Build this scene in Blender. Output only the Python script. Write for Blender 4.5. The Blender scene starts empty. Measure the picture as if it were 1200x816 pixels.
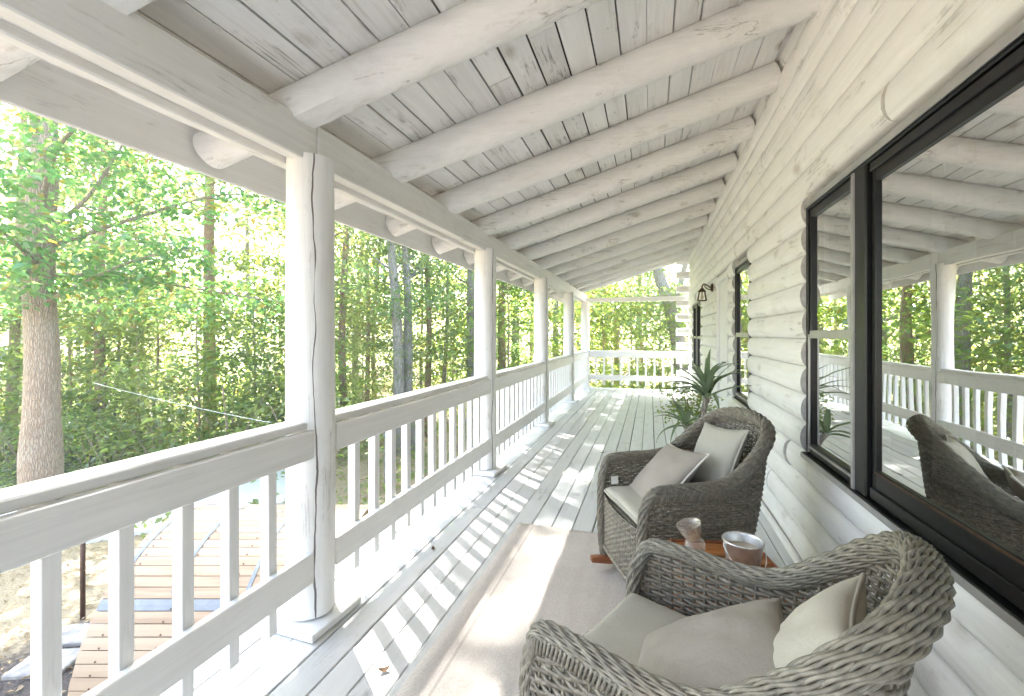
import bpy, math, random
import numpy as np
from mathutils import Vector, Matrix, noise

random.seed(7)
rng = np.random.default_rng(7)
sc = bpy.context.scene
COL = sc.collection
R = math.radians

# ------------------------------------------------------------------ helpers
class MB:
    """collects geometry, builds ONE mesh object"""
    def __init__(s):
        s.v = []; s.f = []; s.m = []; s.n = 0
    def add(s, verts, faces, mi=0):
        o = s.n
        s.v.extend(tuple(p) for p in verts)
        s.f.extend(tuple(i + o for i in f) for f in faces)
        s.m.extend([mi] * len(faces))
        s.n += len(verts)
    def box(s, x0, x1, y0, y1, z0, z1, mi=0, bev=0.0):
        if bev <= 0:
            vs = [(x0,y0,z0),(x1,y0,z0),(x1,y1,z0),(x0,y1,z0),(x0,y0,z1),(x1,y0,z1),(x1,y1,z1),(x0,y1,z1)]
            s.add(vs, [(0,3,2,1),(4,5,6,7),(0,1,5,4),(1,2,6,5),(2,3,7,6),(3,0,4,7)], mi)
        else:
            b = min(bev, (x1-x0)*.45, (y1-y0)*.45, (z1-z0)*.45)
            vs = []; idx = {}
            for ix, (xa, xs) in enumerate(((x0,1),(x1,-1))):
                for iy, (ya, ys) in enumerate(((y0,1),(y1,-1))):
                    for iz, (za, zs) in enumerate(((z0,1),(z1,-1))):
                        idx[ix,iy,iz] = len(vs)
                        vs += [(xa, ya+ys*b, za+zs*b), (xa+xs*b, ya, za+zs*b), (xa+xs*b, ya+ys*b, za)]
            g = lambda a, b_, c, k: idx[a,b_,c] + k
            fs = []
            for i in (0,1):
                q = [g(i,0,0,0), g(i,1,0,0), g(i,1,1,0), g(i,0,1,0)]; fs.append(q if i else q[::-1])
                q = [g(0,i,0,1), g(0,i,1,1), g(1,i,1,1), g(1,i,0,1)]; fs.append(q if i else q[::-1])
                q = [g(0,0,i,2), g(1,0,i,2), g(1,1,i,2), g(0,1,i,2)]; fs.append(q if i else q[::-1])
            for a in (0,1):
                for c in (0,1):
                    q = [g(a,c,0,0), g(a,c,0,1), g(a,c,1,1), g(a,c,1,0)]; fs.append(q if (a==c) else q[::-1])
                    q = [g(a,0,c,0), g(a,1,c,0), g(a,1,c,2), g(a,0,c,2)]; fs.append(q if (a==c) else q[::-1])
                    q = [g(0,a,c,1), g(1,a,c,1), g(1,a,c,2), g(0,a,c,2)]; fs.append(q if (a!=c) else q[::-1])
            for a in (0,1):
                for b_ in (0,1):
                    for c in (0,1):
                        q = [g(a,b_,c,0), g(a,b_,c,1), g(a,b_,c,2)]
                        fs.append(q if (a+b_+c) % 2 == 1 else q[::-1])
            s.add(vs, fs, mi)
    def tube(s, pts, rad, sides=6, closed=False, caps=True, mi=0, ref=None, flat=1.0):
        P = np.asarray(pts, float); n = len(P)
        r = np.full(n, rad, float) if np.isscalar(rad) else np.asarray(rad, float)
        if closed:
            T = np.roll(P, -1, 0) - np.roll(P, 1, 0)
        else:
            T = np.gradient(P, axis=0)
        T /= np.maximum(np.linalg.norm(T, axis=1, keepdims=True), 1e-9)
        if ref is None:
            t0 = T[0]; a = np.array([0,0,1.]) if abs(t0[2]) < .8 else np.array([1.,0,0])
            u = a - t0 * a.dot(t0); u /= np.linalg.norm(u)
            U = np.empty_like(P)
            for i in range(n):
                t = T[i]; u = u - t * u.dot(t); u = u / max(1e-9, math.sqrt(u.dot(u))); U[i] = u
        else:
            A = np.asarray(ref, float)
            if A.ndim == 1: A = np.tile(A, (n,1))
            U = A - T * (A*T).sum(1, keepdims=True)
            U /= np.maximum(np.linalg.norm(U, axis=1, keepdims=True), 1e-9)
        V = np.cross(T, U)
        ang = np.arange(sides) * 2*math.pi/sides
        ring = P[:,None,:] + r[:,None,None]*(np.cos(ang)[None,:,None]*U[:,None,:] + flat*np.sin(ang)[None,:,None]*V[:,None,:])
        vs = ring.reshape(-1,3).tolist()
        fs = []
        m = n if closed else n-1
        for i in range(m):
            a = i*sides; b = ((i+1) % n)*sides
            for k in range(sides):
                k2 = (k+1) % sides
                fs.append((a+k, a+k2, b+k2, b+k))
        if caps and not closed:
            fs.append(tuple(range(sides-1,-1,-1))); fs.append(tuple((n-1)*sides+k for k in range(sides)))
        s.add(vs, fs, mi)
    def lathe(s, prof, seg=32, c=(0,0,0), mi=0):
        vs = []; fs = []
        for (r, z) in prof:
            for k in range(seg):
                a = 2*math.pi*k/seg
                vs.append((c[0]+r*math.cos(a), c[1]+r*math.sin(a), c[2]+z))
        for i in range(len(prof)-1):
            for k in range(seg):
                k2 = (k+1) % seg
                fs.append((i*seg+k, i*seg+k2, (i+1)*seg+k2, (i+1)*seg+k))
        s.add(vs, fs, mi)
    def build(s, name, mats, parent=None, smooth=False, loc=None, rot=None, auto=None):
        me = bpy.data.meshes.new(name)
        me.from_pydata(s.v, [], s.f)
        if not isinstance(mats, (list, tuple)): mats = [mats]
        for m in mats: me.materials.append(m)
        if len(mats) > 1: me.polygons.foreach_set('material_index', s.m)
        if smooth: me.polygons.foreach_set('use_smooth', [True]*len(me.polygons))
        if auto is not None:
            me.polygons.foreach_set('use_smooth', [True]*len(me.polygons))
            me.set_sharp_from_angle(angle=auto)
        me.update()
        o = bpy.data.objects.new(name, me); COL.objects.link(o)
        if parent: o.parent = parent
        if loc is not None: o.location = loc
        if rot is not None: o.rotation_euler = rot
        return o

def empty(name, loc=(0,0,0), rz=0, label=None, cat=None, group=None):
    o = bpy.data.objects.new(name, None); COL.objects.link(o)
    o.location = loc; o.rotation_euler = (0,0,rz); o.empty_display_size = .1
    if label: tag(o, label, cat, group)
    return o
def tag(o, label, cat, group=None, kind=None):
    if label: o['label'] = label
    if cat: o['category'] = cat
    if group: o['group'] = group
    if kind: o['kind'] = kind
    return o
def struct(o): o['kind'] = 'structure'; return o
def copy_tree(o, parent=None):
    c = o.copy(); COL.objects.link(c)
    if parent: c.parent = parent
    for ch in list(o.children): copy_tree(ch, c)
    return c
def catmull(P, n, closed=False):
    P = [np.asarray(p, float) for p in P]; out = []
    N = len(P); segs = N if closed else N-1
    per = max(2, int(math.ceil(n/segs)))
    for i in range(segs):
        p1, p2 = P[i], P[(i+1) % N]
        p0 = P[i-1] if (i > 0 or closed) else 2*p1-p2
        p3 = P[(i+2) % N] if (i+2 < N or closed) else 2*p2-p1
        for k in range(per):
            t = k/per
            out.append(.5*((2*p1)+(-p0+p2)*t+(2*p0-5*p1+4*p2-p3)*t*t+(-p0+3*p1-3*p2+p3)*t**3))
    if not closed: out.append(P[-1])
    return np.array(out)
def resample(P, n):
    P = np.asarray(P); d = np.r_[0, np.cumsum(np.linalg.norm(np.diff(P, axis=0), axis=1))]
    t = np.linspace(0, d[-1], n)
    return np.stack([np.interp(t, d, P[:,k]) for k in range(3)], 1), d[-1]

# camera model used to measure the photograph (1200 px wide, focal 540 px)
CA = math.atan(.3); CF = (-math.sin(CA), math.cos(CA)); CR = (math.cos(CA), math.sin(CA))
def ground_at(px, d):
    u = (px-600)/540
    return (d*(CF[0]+u*CR[0]), d*(CF[1]+u*CR[1]))

# ------------------------------------------------------------------ materials
def newmat(name):
    m = bpy.data.materials.new(name); m.use_nodes = True
    nt = m.node_tree; nt.nodes.clear()
    out = nt.nodes.new('ShaderNodeOutputMaterial')
    return m, nt, out
def N(nt, t, **kw):
    n = nt.nodes.new(t)
    for k, v in kw.items():
        if k in n.inputs: n.inputs[k].default_value = v
        else: setattr(n, k, v)
    return n
def L(nt, a, b): nt.links.new(a, b)
def mixc(nt, fac, a, b, mode='MIX'):
    n = nt.nodes.new('ShaderNodeMix'); n.data_type = 'RGBA'; n.blend_type = mode
    for sock, val in ((n.inputs[0], fac), (n.inputs[6], a), (n.inputs[7], b)):
        if hasattr(val, 'is_linked'): nt.links.new(val, sock)
        elif isinstance(val, (int, float)): sock.default_value = val
        else: sock.default_value = (*val[:3], 1)
    return n.outputs[2]
def ramp(nt, inp, p0, p1, c0=(0,0,0), c1=(1,1,1), interp='LINEAR'):
    n = nt.nodes.new('ShaderNodeValToRGB'); n.color_ramp.interpolation = interp
    n.color_ramp.elements[0].position = p0; n.color_ramp.elements[1].position = p1
    n.color_ramp.elements[0].color = (*c0,1); n.color_ramp.elements[1].color = (*c1,1)
    nt.links.new(inp, n.inputs[0]); return n.outputs[0]
def math_(nt, op, a, b=0.0):
    n = nt.nodes.new('ShaderNodeMath'); n.operation = op
    for i, v in enumerate((a, b)):
        if hasattr(v, 'is_linked'): nt.links.new(v, n.inputs[i])
        else: n.inputs[i].default_value = v
    return n.outputs[0]
def principled(nt, out, color, rough=.6, bump=None, bstr=.3, bdist=.002, **kw):
    p = nt.nodes.new('ShaderNodeBsdfPrincipled')
    if hasattr(color, 'is_linked'): nt.links.new(color, p.inputs['Base Color'])
    else: p.inputs['Base Color'].default_value = (*color, 1)
    if hasattr(rough, 'is_linked'): nt.links.new(rough, p.inputs['Roughness'])
    else: p.inputs['Roughness'].default_value = rough
    for k, v in kw.items(): p.inputs[k].default_value = v
    if bump is not None:
        b = nt.nodes.new('ShaderNodeBump'); b.inputs['Strength'].default_value = bstr; b.inputs['Distance'].default_value = bdist
        nt.links.new(bump, b.inputs['Height']); nt.links.new(b.outputs[0], p.inputs['Normal'])
    nt.links.new(p.outputs[0], out.inputs[0]); return p

def painted_wood(name, axis='Y', base=(.80,.79,.74), wear=.35, knots=.5, rough=.55, island=.06, bare=(.30,.24,.18), crack=False, dirt=(.42,.39,.34), bumps=.5):
    m, nt, out = newmat(name)
    tc = N(nt, 'ShaderNodeTexCoord'); geo = N(nt, 'ShaderNodeNewGeometry')
    rnd = geo.outputs['Random Per Island']
    wn = N(nt, 'ShaderNodeTexWhiteNoise', noise_dimensions='1D'); L(nt, rnd, wn.inputs['W'])
    off = N(nt, 'ShaderNodeVectorMath', operation='MULTIPLY'); L(nt, wn.outputs['Color'], off.inputs[0]); off.inputs[1].default_value = (9,9,9)
    add = N(nt, 'ShaderNodeVectorMath', operation='ADD'); L(nt, tc.outputs['Object'], add.inputs[0]); L(nt, off.outputs[0], add.inputs[1])
    def mp(across, along):
        k = N(nt, 'ShaderNodeMapping')
        s = {'X':(along,across,across),'Y':(across,along,across),'Z':(across,across,along)}[axis]
        k.inputs['Scale'].default_value = s; L(nt, add.outputs[0], k.inputs[0]); return k.outputs[0]
    g1 = N(nt, 'ShaderNodeTexNoise', Scale=1.0, Detail=7.0, Roughness=.65, Distortion=.3); L(nt, mp(38,1.6), g1.inputs[0])
    g2 = N(nt, 'ShaderNodeTexNoise', Scale=1.0, Detail=4.0, Roughness=.6); L(nt, mp(7,.9), g2.inputs[0])
    g3 = N(nt, 'ShaderNodeTexNoise', Scale=1.0, Detail=6.0, Roughness=.7); L(nt, mp(3.2,2.2), g3.inputs[0])
    g4 = N(nt, 'ShaderNodeTexNoise', Scale=1.0, Detail=5.0, Roughness=.55, Distortion=.4); L(nt, mp(10,.55), g4.inputs[0])
    g5 = N(nt, 'ShaderNodeTexNoise', Scale=1.0, Detail=6.0, Roughness=.75); L(nt, mp(24,9), g5.inputs[0])
    # faint grain in the paint
    c = mixc(nt, ramp(nt, g1.outputs[0], .36, .62), tuple(x*.90 for x in base), base)
    # worn, thin paint where big noise and grain agree
    w = math_(nt, 'MULTIPLY', ramp(nt, g2.outputs[0], .46, .66), ramp(nt, g1.outputs[0], .46, .60))
    c = mixc(nt, math_(nt, 'MULTIPLY', w, wear), c, dirt)
    w2 = math_(nt, 'MULTIPLY', ramp(nt, g3.outputs[0], .54, .70), wear*.6)
    c = mixc(nt, w2, c, dirt)
    # knots
    vo = N(nt, 'ShaderNodeTexVoronoi', feature='F1', Scale=1.0, Randomness=1.0)
    kd = N(nt, 'ShaderNodeTexNoise', Scale=2.2, Detail=3.0); L(nt, mp(9,6.0), kd.inputs[0])
    dv = mixc(nt, .10, mp(4.6,2.4), kd.outputs['Color']); L(nt, dv, vo.inputs[0])
    kn = ramp(nt, vo.outputs['Distance'], .04, .19, (1,1,1), (0,0,0))
    sel = ramp(nt, vo.outputs['Color'], .46, .50)
    kn = math_(nt, 'MULTIPLY', math_(nt, 'MULTIPLY', kn, sel), ramp(nt, g1.outputs[0], .25, .52))
    c = mixc(nt, math_(nt, 'MULTIPLY', kn, knots), c, bare)
    ringd = math_(nt, 'SINE', math_(nt, 'MULTIPLY', vo.outputs['Distance'], 75.0))
    rg = math_(nt, 'MULTIPLY', math_(nt, 'MULTIPLY', ramp(nt, ringd, .55, 1.0), ramp(nt, vo.outputs['Distance'], .10, .30, (1,1,1), (0,0,0))), sel)
    rg = math_(nt, 'MULTIPLY', rg, ramp(nt, g3.outputs[0], .42, .6))
    c = mixc(nt, math_(nt, 'MULTIPLY', rg, knots*.6), c, dirt)
    # hairline splits along the grain, and short scuffs
    sp = ramp(nt, math_(nt, 'ABSOLUTE', math_(nt, 'SUBTRACT', g4.outputs[0], .5)), .0, .016, (1,1,1), (0,0,0))
    sp = math_(nt, 'MULTIPLY', sp, ramp(nt, g3.outputs[0], .52, .60))
    c = mixc(nt, math_(nt, 'MULTIPLY', sp, min(1, wear*1.25)), c, tuple(x*.42 for x in dirt))
    sc_ = math_(nt, 'MULTIPLY', ramp(nt, g5.outputs[0], .655, .70), ramp(nt, g2.outputs[0], .42, .55))
    c = mixc(nt, math_(nt, 'MULTIPLY', sc_, wear), c, tuple(x*.62 for x in dirt))
    # per board value
    hv = N(nt, 'ShaderNodeHueSaturation'); L(nt, c, hv.inputs['Color'])
    L(nt, math_(nt, 'ADD', math_(nt, 'MULTIPLY', rnd, island), 1-island*.75), hv.inputs['Value'])
    c = hv.outputs[0]
    h = math_(nt, 'ADD', math_(nt, 'MULTIPLY', g1.outputs[0], .6), math_(nt, 'MULTIPLY', g3.outputs[0], .5))
    if crack:   # drying check: a wandering dark split along the log
        sx = N(nt, 'ShaderNodeSeparateXYZ'); L(nt, tc.outputs['Object'], sx.inputs[0])
        oi = N(nt, 'ShaderNodeObjectInfo')
        at = math_(nt, 'ARCTAN2', sx.outputs[1], sx.outputs[0])
        nz = N(nt, 'ShaderNodeTexNoise', Scale=1.6, Detail=5.0, noise_dimensions='1D')
        L(nt, math_(nt, 'ADD', math_(nt,'MULTIPLY', sx.outputs[2], 1.0), math_(nt, 'MULTIPLY', oi.outputs['Random'], 30)), nz.inputs['W'])
        a0 = math_(nt, 'ADD', math_(nt, 'MULTIPLY', nz.outputs[0], .5), -1.02)
        d = math_(nt, 'ABSOLUTE', math_(nt, 'SUBTRACT', at, a0))
        wid = N(nt, 'ShaderNodeTexNoise', Scale=2.3, Detail=2.0, noise_dimensions='1D'); L(nt, sx.outputs[2], wid.inputs['W'])
        cr = math_(nt, 'LESS_THAN', d, math_(nt, 'MULTIPLY', ramp(nt, wid.outputs[0], .30, .65), .045))
        c = mixc(nt, math_(nt, 'MULTIPLY', cr, .9), c, (.07,.055,.045))
        h = math_(nt, 'SUBTRACT', h, math_(nt, 'MULTIPLY', cr, 2.0))
    principled(nt, out, c, rough, h, bumps, .004)
    return m

def plain(name, col, rough=.5, metal=0.0, nscale=0, namp=.15, bstr=.0, coord='Object', **kw):
    m, nt, out = newmat(name)
    c = col; b = None
    tc = N(nt, 'ShaderNodeTexCoord')
    nz = N(nt, 'ShaderNodeTexNoise', Scale=float(nscale or 8), Detail=6.0, Roughness=.6); L(nt, tc.outputs[coord], nz.inputs[0])
    c = mixc(nt, ramp(nt, nz.outputs[0], .3, .7), tuple(x*(1-namp) for x in col), tuple(min(1,x*(1+namp)) for x in col))
    principled(nt, out, c, rough, nz.outputs[0] if bstr else None, bstr, .004, Metallic=metal, **kw)
    return m

M = {}
WHITE = (.80,.785,.735)
M['post'] = painted_wood('white_painted_log', 'Z', (.82,.82,.805), .32, .4, crack=True, island=0)
M['rail'] = painted_wood('white_painted_rail', 'Y', (.76,.76,.745), .10, .4, rough=.42, island=.04)
M['rail_cross'] = painted_wood('white_painted_cross_rail', 'X', (.82,.82,.81), .12, .4, rough=.45, island=.04)
M['baluster'] = painted_wood('white_painted_baluster', 'Z', (.78,.78,.77), .08, .15, rough=.45, island=.05)
M['floor'] = painted_wood('white_deck_paint', 'Y', (.63,.64,.64), .42, .4, rough=.46, island=.10, dirt=(.40,.38,.35))
M['ceiling'] = painted_wood('thin_white_ceiling_paint', 'Y', (.85,.845,.83), .62, .95, rough=.7, island=.14, dirt=(.48,.455,.42))
M['rafter'] = painted_wood('white_rafter_log', 'X', (.85,.845,.825), .5, .85, rough=.6, island=.05)
M['beam'] = painted_wood('white_beam_paint', 'Y', (.80,.795,.775), .3, .3, rough=.55, island=.05)
M['wall'] = painted_wood('white_log_siding', 'Y', (.85,.84,.81), .38, .5, rough=.55, island=.06)
M['fascia'] = painted_wood('grey_white_fascia', 'Y', (.74,.735,.72), .25, .2, island=.03)
M['endgrain'] = plain('grey_painted_log_end', (.50,.49,.46), .8, nscale=22, namp=.2, bstr=.4)
M['trim'] = painted_wood('white_door_paint', 'Z', (.81,.81,.79), .15, .1, island=.03)
M['dark_gap'] = plain('roofing_felt', (.035,.03,.026), .95)
M['black'] = plain('black_window_metal', (.007,.007,.0075), .34, nscale=40, namp=.5, **{'Specular IOR Level':.3})
M['grey_metal'] = plain('grey_window_edge', (.42,.41,.40), .4, metal=.5)
M['bronze'] = plain('brown_bronze', (.10,.055,.035), .45, metal=.6, nscale=30, namp=.4)
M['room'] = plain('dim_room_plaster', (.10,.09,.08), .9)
M['blind'] = plain('pale_blind_fabric', (.55,.50,.44), .8)
M['pvc'] = plain('white_plastic', (.78,.78,.75), .4)
M['cord'] = plain('tan_cord', (.30,.22,.13), .6)

# glass: partly mirror, partly clear onto the dim room
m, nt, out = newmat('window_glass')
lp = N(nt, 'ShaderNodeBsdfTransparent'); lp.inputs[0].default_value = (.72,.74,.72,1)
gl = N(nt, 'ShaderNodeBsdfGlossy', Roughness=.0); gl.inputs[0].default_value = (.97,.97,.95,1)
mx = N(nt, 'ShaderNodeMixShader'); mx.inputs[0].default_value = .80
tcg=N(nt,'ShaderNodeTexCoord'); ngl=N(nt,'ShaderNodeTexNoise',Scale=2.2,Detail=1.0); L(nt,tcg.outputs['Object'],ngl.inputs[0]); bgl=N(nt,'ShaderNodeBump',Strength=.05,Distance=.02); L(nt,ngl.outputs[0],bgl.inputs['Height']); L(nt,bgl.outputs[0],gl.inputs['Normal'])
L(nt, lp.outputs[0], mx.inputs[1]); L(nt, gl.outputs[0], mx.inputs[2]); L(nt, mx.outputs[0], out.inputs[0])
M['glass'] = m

# clear vessel glass, pinkish brown
m, nt, out = newmat('smoky_clear_glass')
lp = N(nt, 'ShaderNodeBsdfTransparent'); lp.inputs[0].default_value = (.93,.88,.82,1)
gl = N(nt, 'ShaderNodeBsdfGlossy', Roughness=.05); gl.inputs[0].default_value = (.9,.88,.85,1)
df = N(nt, 'ShaderNodeBsdfDiffuse'); df.inputs[0].default_value = (.72,.66,.58,1)
fr = N(nt, 'ShaderNodeLayerWeight', Blend=.35)
mx = N(nt, 'ShaderNodeMixShader'); L(nt, fr.outputs[1], mx.inputs[0]); L(nt, lp.outputs[0], mx.inputs[1]); L(nt, gl.outputs[0], mx.inputs[2])
mx2 = N(nt, 'ShaderNodeMixShader'); mx2.inputs[0].default_value = .24; L(nt, mx.outputs[0], mx2.inputs[1]); L(nt, df.outputs[0], mx2.inputs[2])
L(nt, mx2.outputs[0], out.inputs[0])
M['jar'] = m

def wicker(name, a, b):
    m, nt, out = newmat(name)
    tc = N(nt, 'ShaderNodeTexCoord'); geo = N(nt, 'ShaderNodeNewGeometry')
    nz = N(nt, 'ShaderNodeTexNoise', Scale=55.0, Detail=4.0); L(nt, tc.outputs['Object'], nz.inputs[0])
    n2 = N(nt, 'ShaderNodeTexNoise', Scale=5.0, Detail=3.0); L(nt, tc.outputs['Object'], n2.inputs[0])
    c = mixc(nt, geo.outputs['Random Per Island'], a, b)
    c = mixc(nt, ramp(nt, nz.outputs[0], .35, .7), c, tuple(x*.6 for x in a))
    c = mixc(nt, math_(nt, 'MULTIPLY', ramp(nt, n2.outputs[0], .5, .75), .4), c, (.21,.155,.10))
    principled(nt, out, c, .5, nz.outputs[0], .35, .002)
    return m
M['wicker'] = wicker('grey_brown_wicker', (.19,.172,.135), (.29,.27,.215))
M['wicker_dark'] = wicker('brown_grey_wicker', (.18,.158,.122), (.295,.265,.21))
M['core'] = plain('dark_core', (.055,.048,.038), .9)

def fabric(name, col):
    m, nt, out = newmat(name)
    tc = N(nt, 'ShaderNodeTexCoord')
    n1 = N(nt, 'ShaderNodeTexNoise', Scale=420.0, Detail=2.0); L(nt, tc.outputs['Object'], n1.inputs[0])
    n2 = N(nt, 'ShaderNodeTexNoise', Scale=9.0, Detail=4.0, Distortion=.8); L(nt, tc.outputs['Object'], n2.inputs[0])
    n3 = N(nt, 'ShaderNodeTexNoise', Scale=4.0, Detail=2.0); L(nt, tc.outputs['Object'], n3.inputs[0])
    c = mixc(nt, ramp(nt, n1.outputs[0], .35, .65), tuple(x*.84 for x in col), col)
    c = mixc(nt, math_(nt,'MULTIPLY', ramp(nt, n3.outputs[0], .45, .75), .25), c, tuple(x*.72 for x in col))
    h = math_(nt, 'ADD', math_(nt, 'MULTIPLY', n1.outputs[0], .10), n2.outputs[0])
    p = principled(nt, out, c, .9, h, .35, .012)
    return m
M['sage'] = fabric('sage_grey_cloth', (.44,.42,.355))
M['taupe'] = fabric('taupe_cloth', (.345,.31,.265))
M['stone_cloth'] = fabric('pale_stone_cloth', (.52,.485,.40))
M['piping'] = fabric('cream_piping', (.72,.70,.62))

def stained(name, axis, col, dark, rough=.4):
    m, nt, out = newmat(name)
    tc = N(nt, 'ShaderNodeTexCoord'); k = N(nt, 'ShaderNodeMapping')
    k.inputs['Scale'].default_value = {'X':(2,45,45),'Y':(45,2,45)}[axis]; L(nt, tc.outputs['Object'], k.inputs[0])
    nz = N(nt, 'ShaderNodeTexNoise', Scale=1.0, Detail=6.0, Distortion=.5); L(nt, k.outputs[0], nz.inputs[0])
    geo = N(nt, 'ShaderNodeNewGeometry')
    c = mixc(nt, ramp(nt, nz.outputs[0], .35, .65), dark, col)
    hv = N(nt, 'ShaderNodeHueSaturation'); L(nt, c, hv.inputs['Color']); L(nt, math_(nt, 'ADD', math_(nt,'MULTIPLY', geo.outputs['Random Per Island'], .3), .8), hv.inputs['Value'])
    principled(nt, out, hv.outputs[0], rough, nz.outputs[0], .2, .002); return m
M['teak'] = stained('orange_oiled_wood', 'X', (.50,.20,.06), (.33,.11,.03))
M['rocker'] = stained('red_brown_rocker_wood', 'X', (.34,.115,.045), (.20,.06,.025))
M['galv'] = plain('galvanised_steel', (.72,.72,.71), .38, metal=.92, nscale=26, namp=.25)
M['wax'] = plain('cream_wax', (.74,.66,.52), .5, nscale=12, namp=.05)

# rug
m, nt, out = newmat('beige_woven_rug')
tc = N(nt, 'ShaderNodeTexCoord')
n1 = N(nt, 'ShaderNodeTexNoise', Scale=170.0, Detail=3.0); L(nt, tc.outputs['Object'], n1.inputs[0])
n2 = N(nt, 'ShaderNodeTexNoise', Scale=3.2, Detail=5.0, Roughness=.7); L(nt, tc.outputs['Object'], n2.inputs[0])
wv = N(nt, 'ShaderNodeTexWave', Scale=48.0, Distortion=1.2); wv.bands_direction = 'Y'; L(nt, tc.outputs['Object'], wv.inputs[0])
c = mixc(nt, ramp(nt, n1.outputs[0], .3, .7), (.50,.45,.405), (.66,.61,.555))
c = mixc(nt, math_(nt, 'MULTIPLY', ramp(nt, n2.outputs[0], .45, .72), .45), c, (.45,.40,.36))
sx = N(nt, 'ShaderNodeSeparateXYZ'); L(nt, tc.outputs['Object'], sx.inputs[0])
edge = math_(nt, 'LESS_THAN', math_(nt, 'ABSOLUTE', math_(nt, 'ADD', sx.outputs[0], .785)), .007)
c = mixc(nt, math_(nt, 'MULTIPLY', edge, .5), c, (.30,.255,.22))
band = math_(nt, 'LESS_THAN', sx.outputs[0], -.80)
c = mixc(nt, math_(nt, 'MULTIPLY', band, .18), c, (.38,.33,.29))
wy = N(nt,'ShaderNodeTexWave',Scale=2.1,Distortion=2.0); wy.bands_direction='X'; L(nt,tc.outputs['Object'],wy.inputs[0])
c = mixc(nt, math_(nt, 'MULTIPLY', ramp(nt, wy.outputs[0], .6, 1.0), .16), c, (.40,.35,.31))
h = math_(nt, 'ADD', math_(nt, 'MULTIPLY', n1.outputs[0], .7), math_(nt, 'MULTIPLY', wv.outputs[0], .6))
principled(nt, out, c, .95, h, .7, .004)
M['rug'] = m

def leafmat(name, refl, trans, refl2, trans2, yellow=.06, tw=.5, gloss=.06):
    m, nt, out = newmat(name)
    geo = N(nt, 'ShaderNodeNewGeometry'); oi = N(nt, 'ShaderNodeObjectInfo')
    r = geo.outputs['Random Per Island']
    c1 = mixc(nt, r, refl, refl2); c2 = mixc(nt, r, trans, trans2)
    ye = math_(nt, 'LESS_THAN', math_(nt, 'FRACT', math_(nt, 'MULTIPLY', r, 37.7)), yellow)
    c1 = mixc(nt, ye, c1, (.22,.17,.03)); c2 = mixc(nt, ye, c2, (.50,.40,.05))
    hv = N(nt, 'ShaderNodeHueSaturation'); L(nt, c2, hv.inputs['Color'])
    L(nt, math_(nt, 'ADD', math_(nt, 'MULTIPLY', oi.outputs['Random'], .05), .475), hv.inputs['Hue'])
    L(nt, math_(nt, 'ADD', math_(nt, 'MULTIPLY', oi.outputs['Random'], .3), .8), hv.inputs['Value'])
    d = N(nt, 'ShaderNodeBsdfDiffuse'); L(nt, c1, d.inputs[0])
    t = N(nt, 'ShaderNodeBsdfTranslucent'); L(nt, hv.outputs[0], t.inputs[0])
    g = N(nt, 'ShaderNodeBsdfGlossy', Roughness=.35); g.inputs[0].default_value = (1,1,1,1)
    a = N(nt, 'ShaderNodeMixShader'); a.inputs[0].default_value = tw; L(nt, d.outputs[0], a.inputs[1]); L(nt, t.outputs[0], a.inputs[2])
    b = N(nt, 'ShaderNodeMixShader'); b.inputs[0].default_value = gloss; L(nt, a.outputs[0], b.inputs[1]); L(nt, g.outputs[0], b.inputs[2])
    L(nt, b.outputs[0], out.inputs[0]); return m
M['leaf_oak'] = leafmat('broad_green_leaf', (.045,.115,.045), (.21,.46,.11), (.08,.14,.045), (.42,.60,.13), .05)
M['leaf_light'] = leafmat('light_green_leaf', (.07,.12,.035), (.44,.62,.13), (.11,.16,.04), (.64,.70,.18), .08)
M['leaf_mid'] = leafmat('mid_green_leaf', (.055,.11,.035), (.34,.54,.13), (.09,.14,.045), (.54,.64,.18), .05)
M['leaf_shrub'] = leafmat('shrub_leaf', (.085,.12,.04), (.42,.62,.12), (.12,.15,.045), (.60,.72,.15), .03)
M['leaf_sap'] = leafmat('sapling_leaf', (.06,.13,.03), (.40,.62,.10), (.10,.17,.04), (.58,.70,.13), .04)
M['blade'] = leafmat('sword_leaf', (.12,.19,.11), (.26,.40,.16), (.18,.25,.14), (.34,.48,.20), 0, .22, .10)

def bark(name, a, b, vs=5.0, pale=(.30,.29,.25)):
    m, nt, out = newmat(name)
    tc = N(nt, 'ShaderNodeTexCoord'); k = N(nt, 'ShaderNodeMapping'); k.inputs['Scale'].default_value = (vs*3, vs*3, vs*.55); L(nt, tc.outputs['Object'], k.inputs[0])
    n1 = N(nt, 'ShaderNodeTexNoise', Scale=1.0, Detail=7.0, Roughness=.7, Distortion=.6); L(nt, k.outputs[0], n1.inputs[0])
    vo = N(nt, 'ShaderNodeTexVoronoi', feature='DISTANCE_TO_EDGE', Scale=1.3); L(nt, k.outputs[0], vo.inputs[0])
    n2 = N(nt, 'ShaderNodeTexNoise', Scale=1.7, Detail=4.0); L(nt, tc.outputs['Object'], n2.inputs[0])
    c = mixc(nt, ramp(nt, n1.outputs[0], .35, .65), a, b)
    c = mixc(nt, math_(nt, 'MULTIPLY', ramp(nt, n2.outputs[0], .5, .68), .5), c, pale)
    c = mixc(nt, ramp(nt, vo.outputs['Distance'], .0, .12, (.6,.6,.6), (0,0,0)), c, tuple(x*.45 for x in a))
    h = math_(nt, 'ADD', n1.outputs[0], ramp(nt, vo.outputs['Distance'], 0, .25))
    principled(nt, out, c, .9, h, .8, .03); return m
M['bark'] = bark('brown_grey_bark', (.375,.275,.185), (.51,.41,.30), 10, (.48,.43,.34))
M['bark_grey'] = bark('grey_bark', (.29,.265,.22), (.43,.40,.34), 8, (.42,.42,.38))
M['bark_red'] = bark('reddish_pine_bark', (.34,.21,.13), (.47,.32,.21), 8, (.40,.32,.25))

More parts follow.
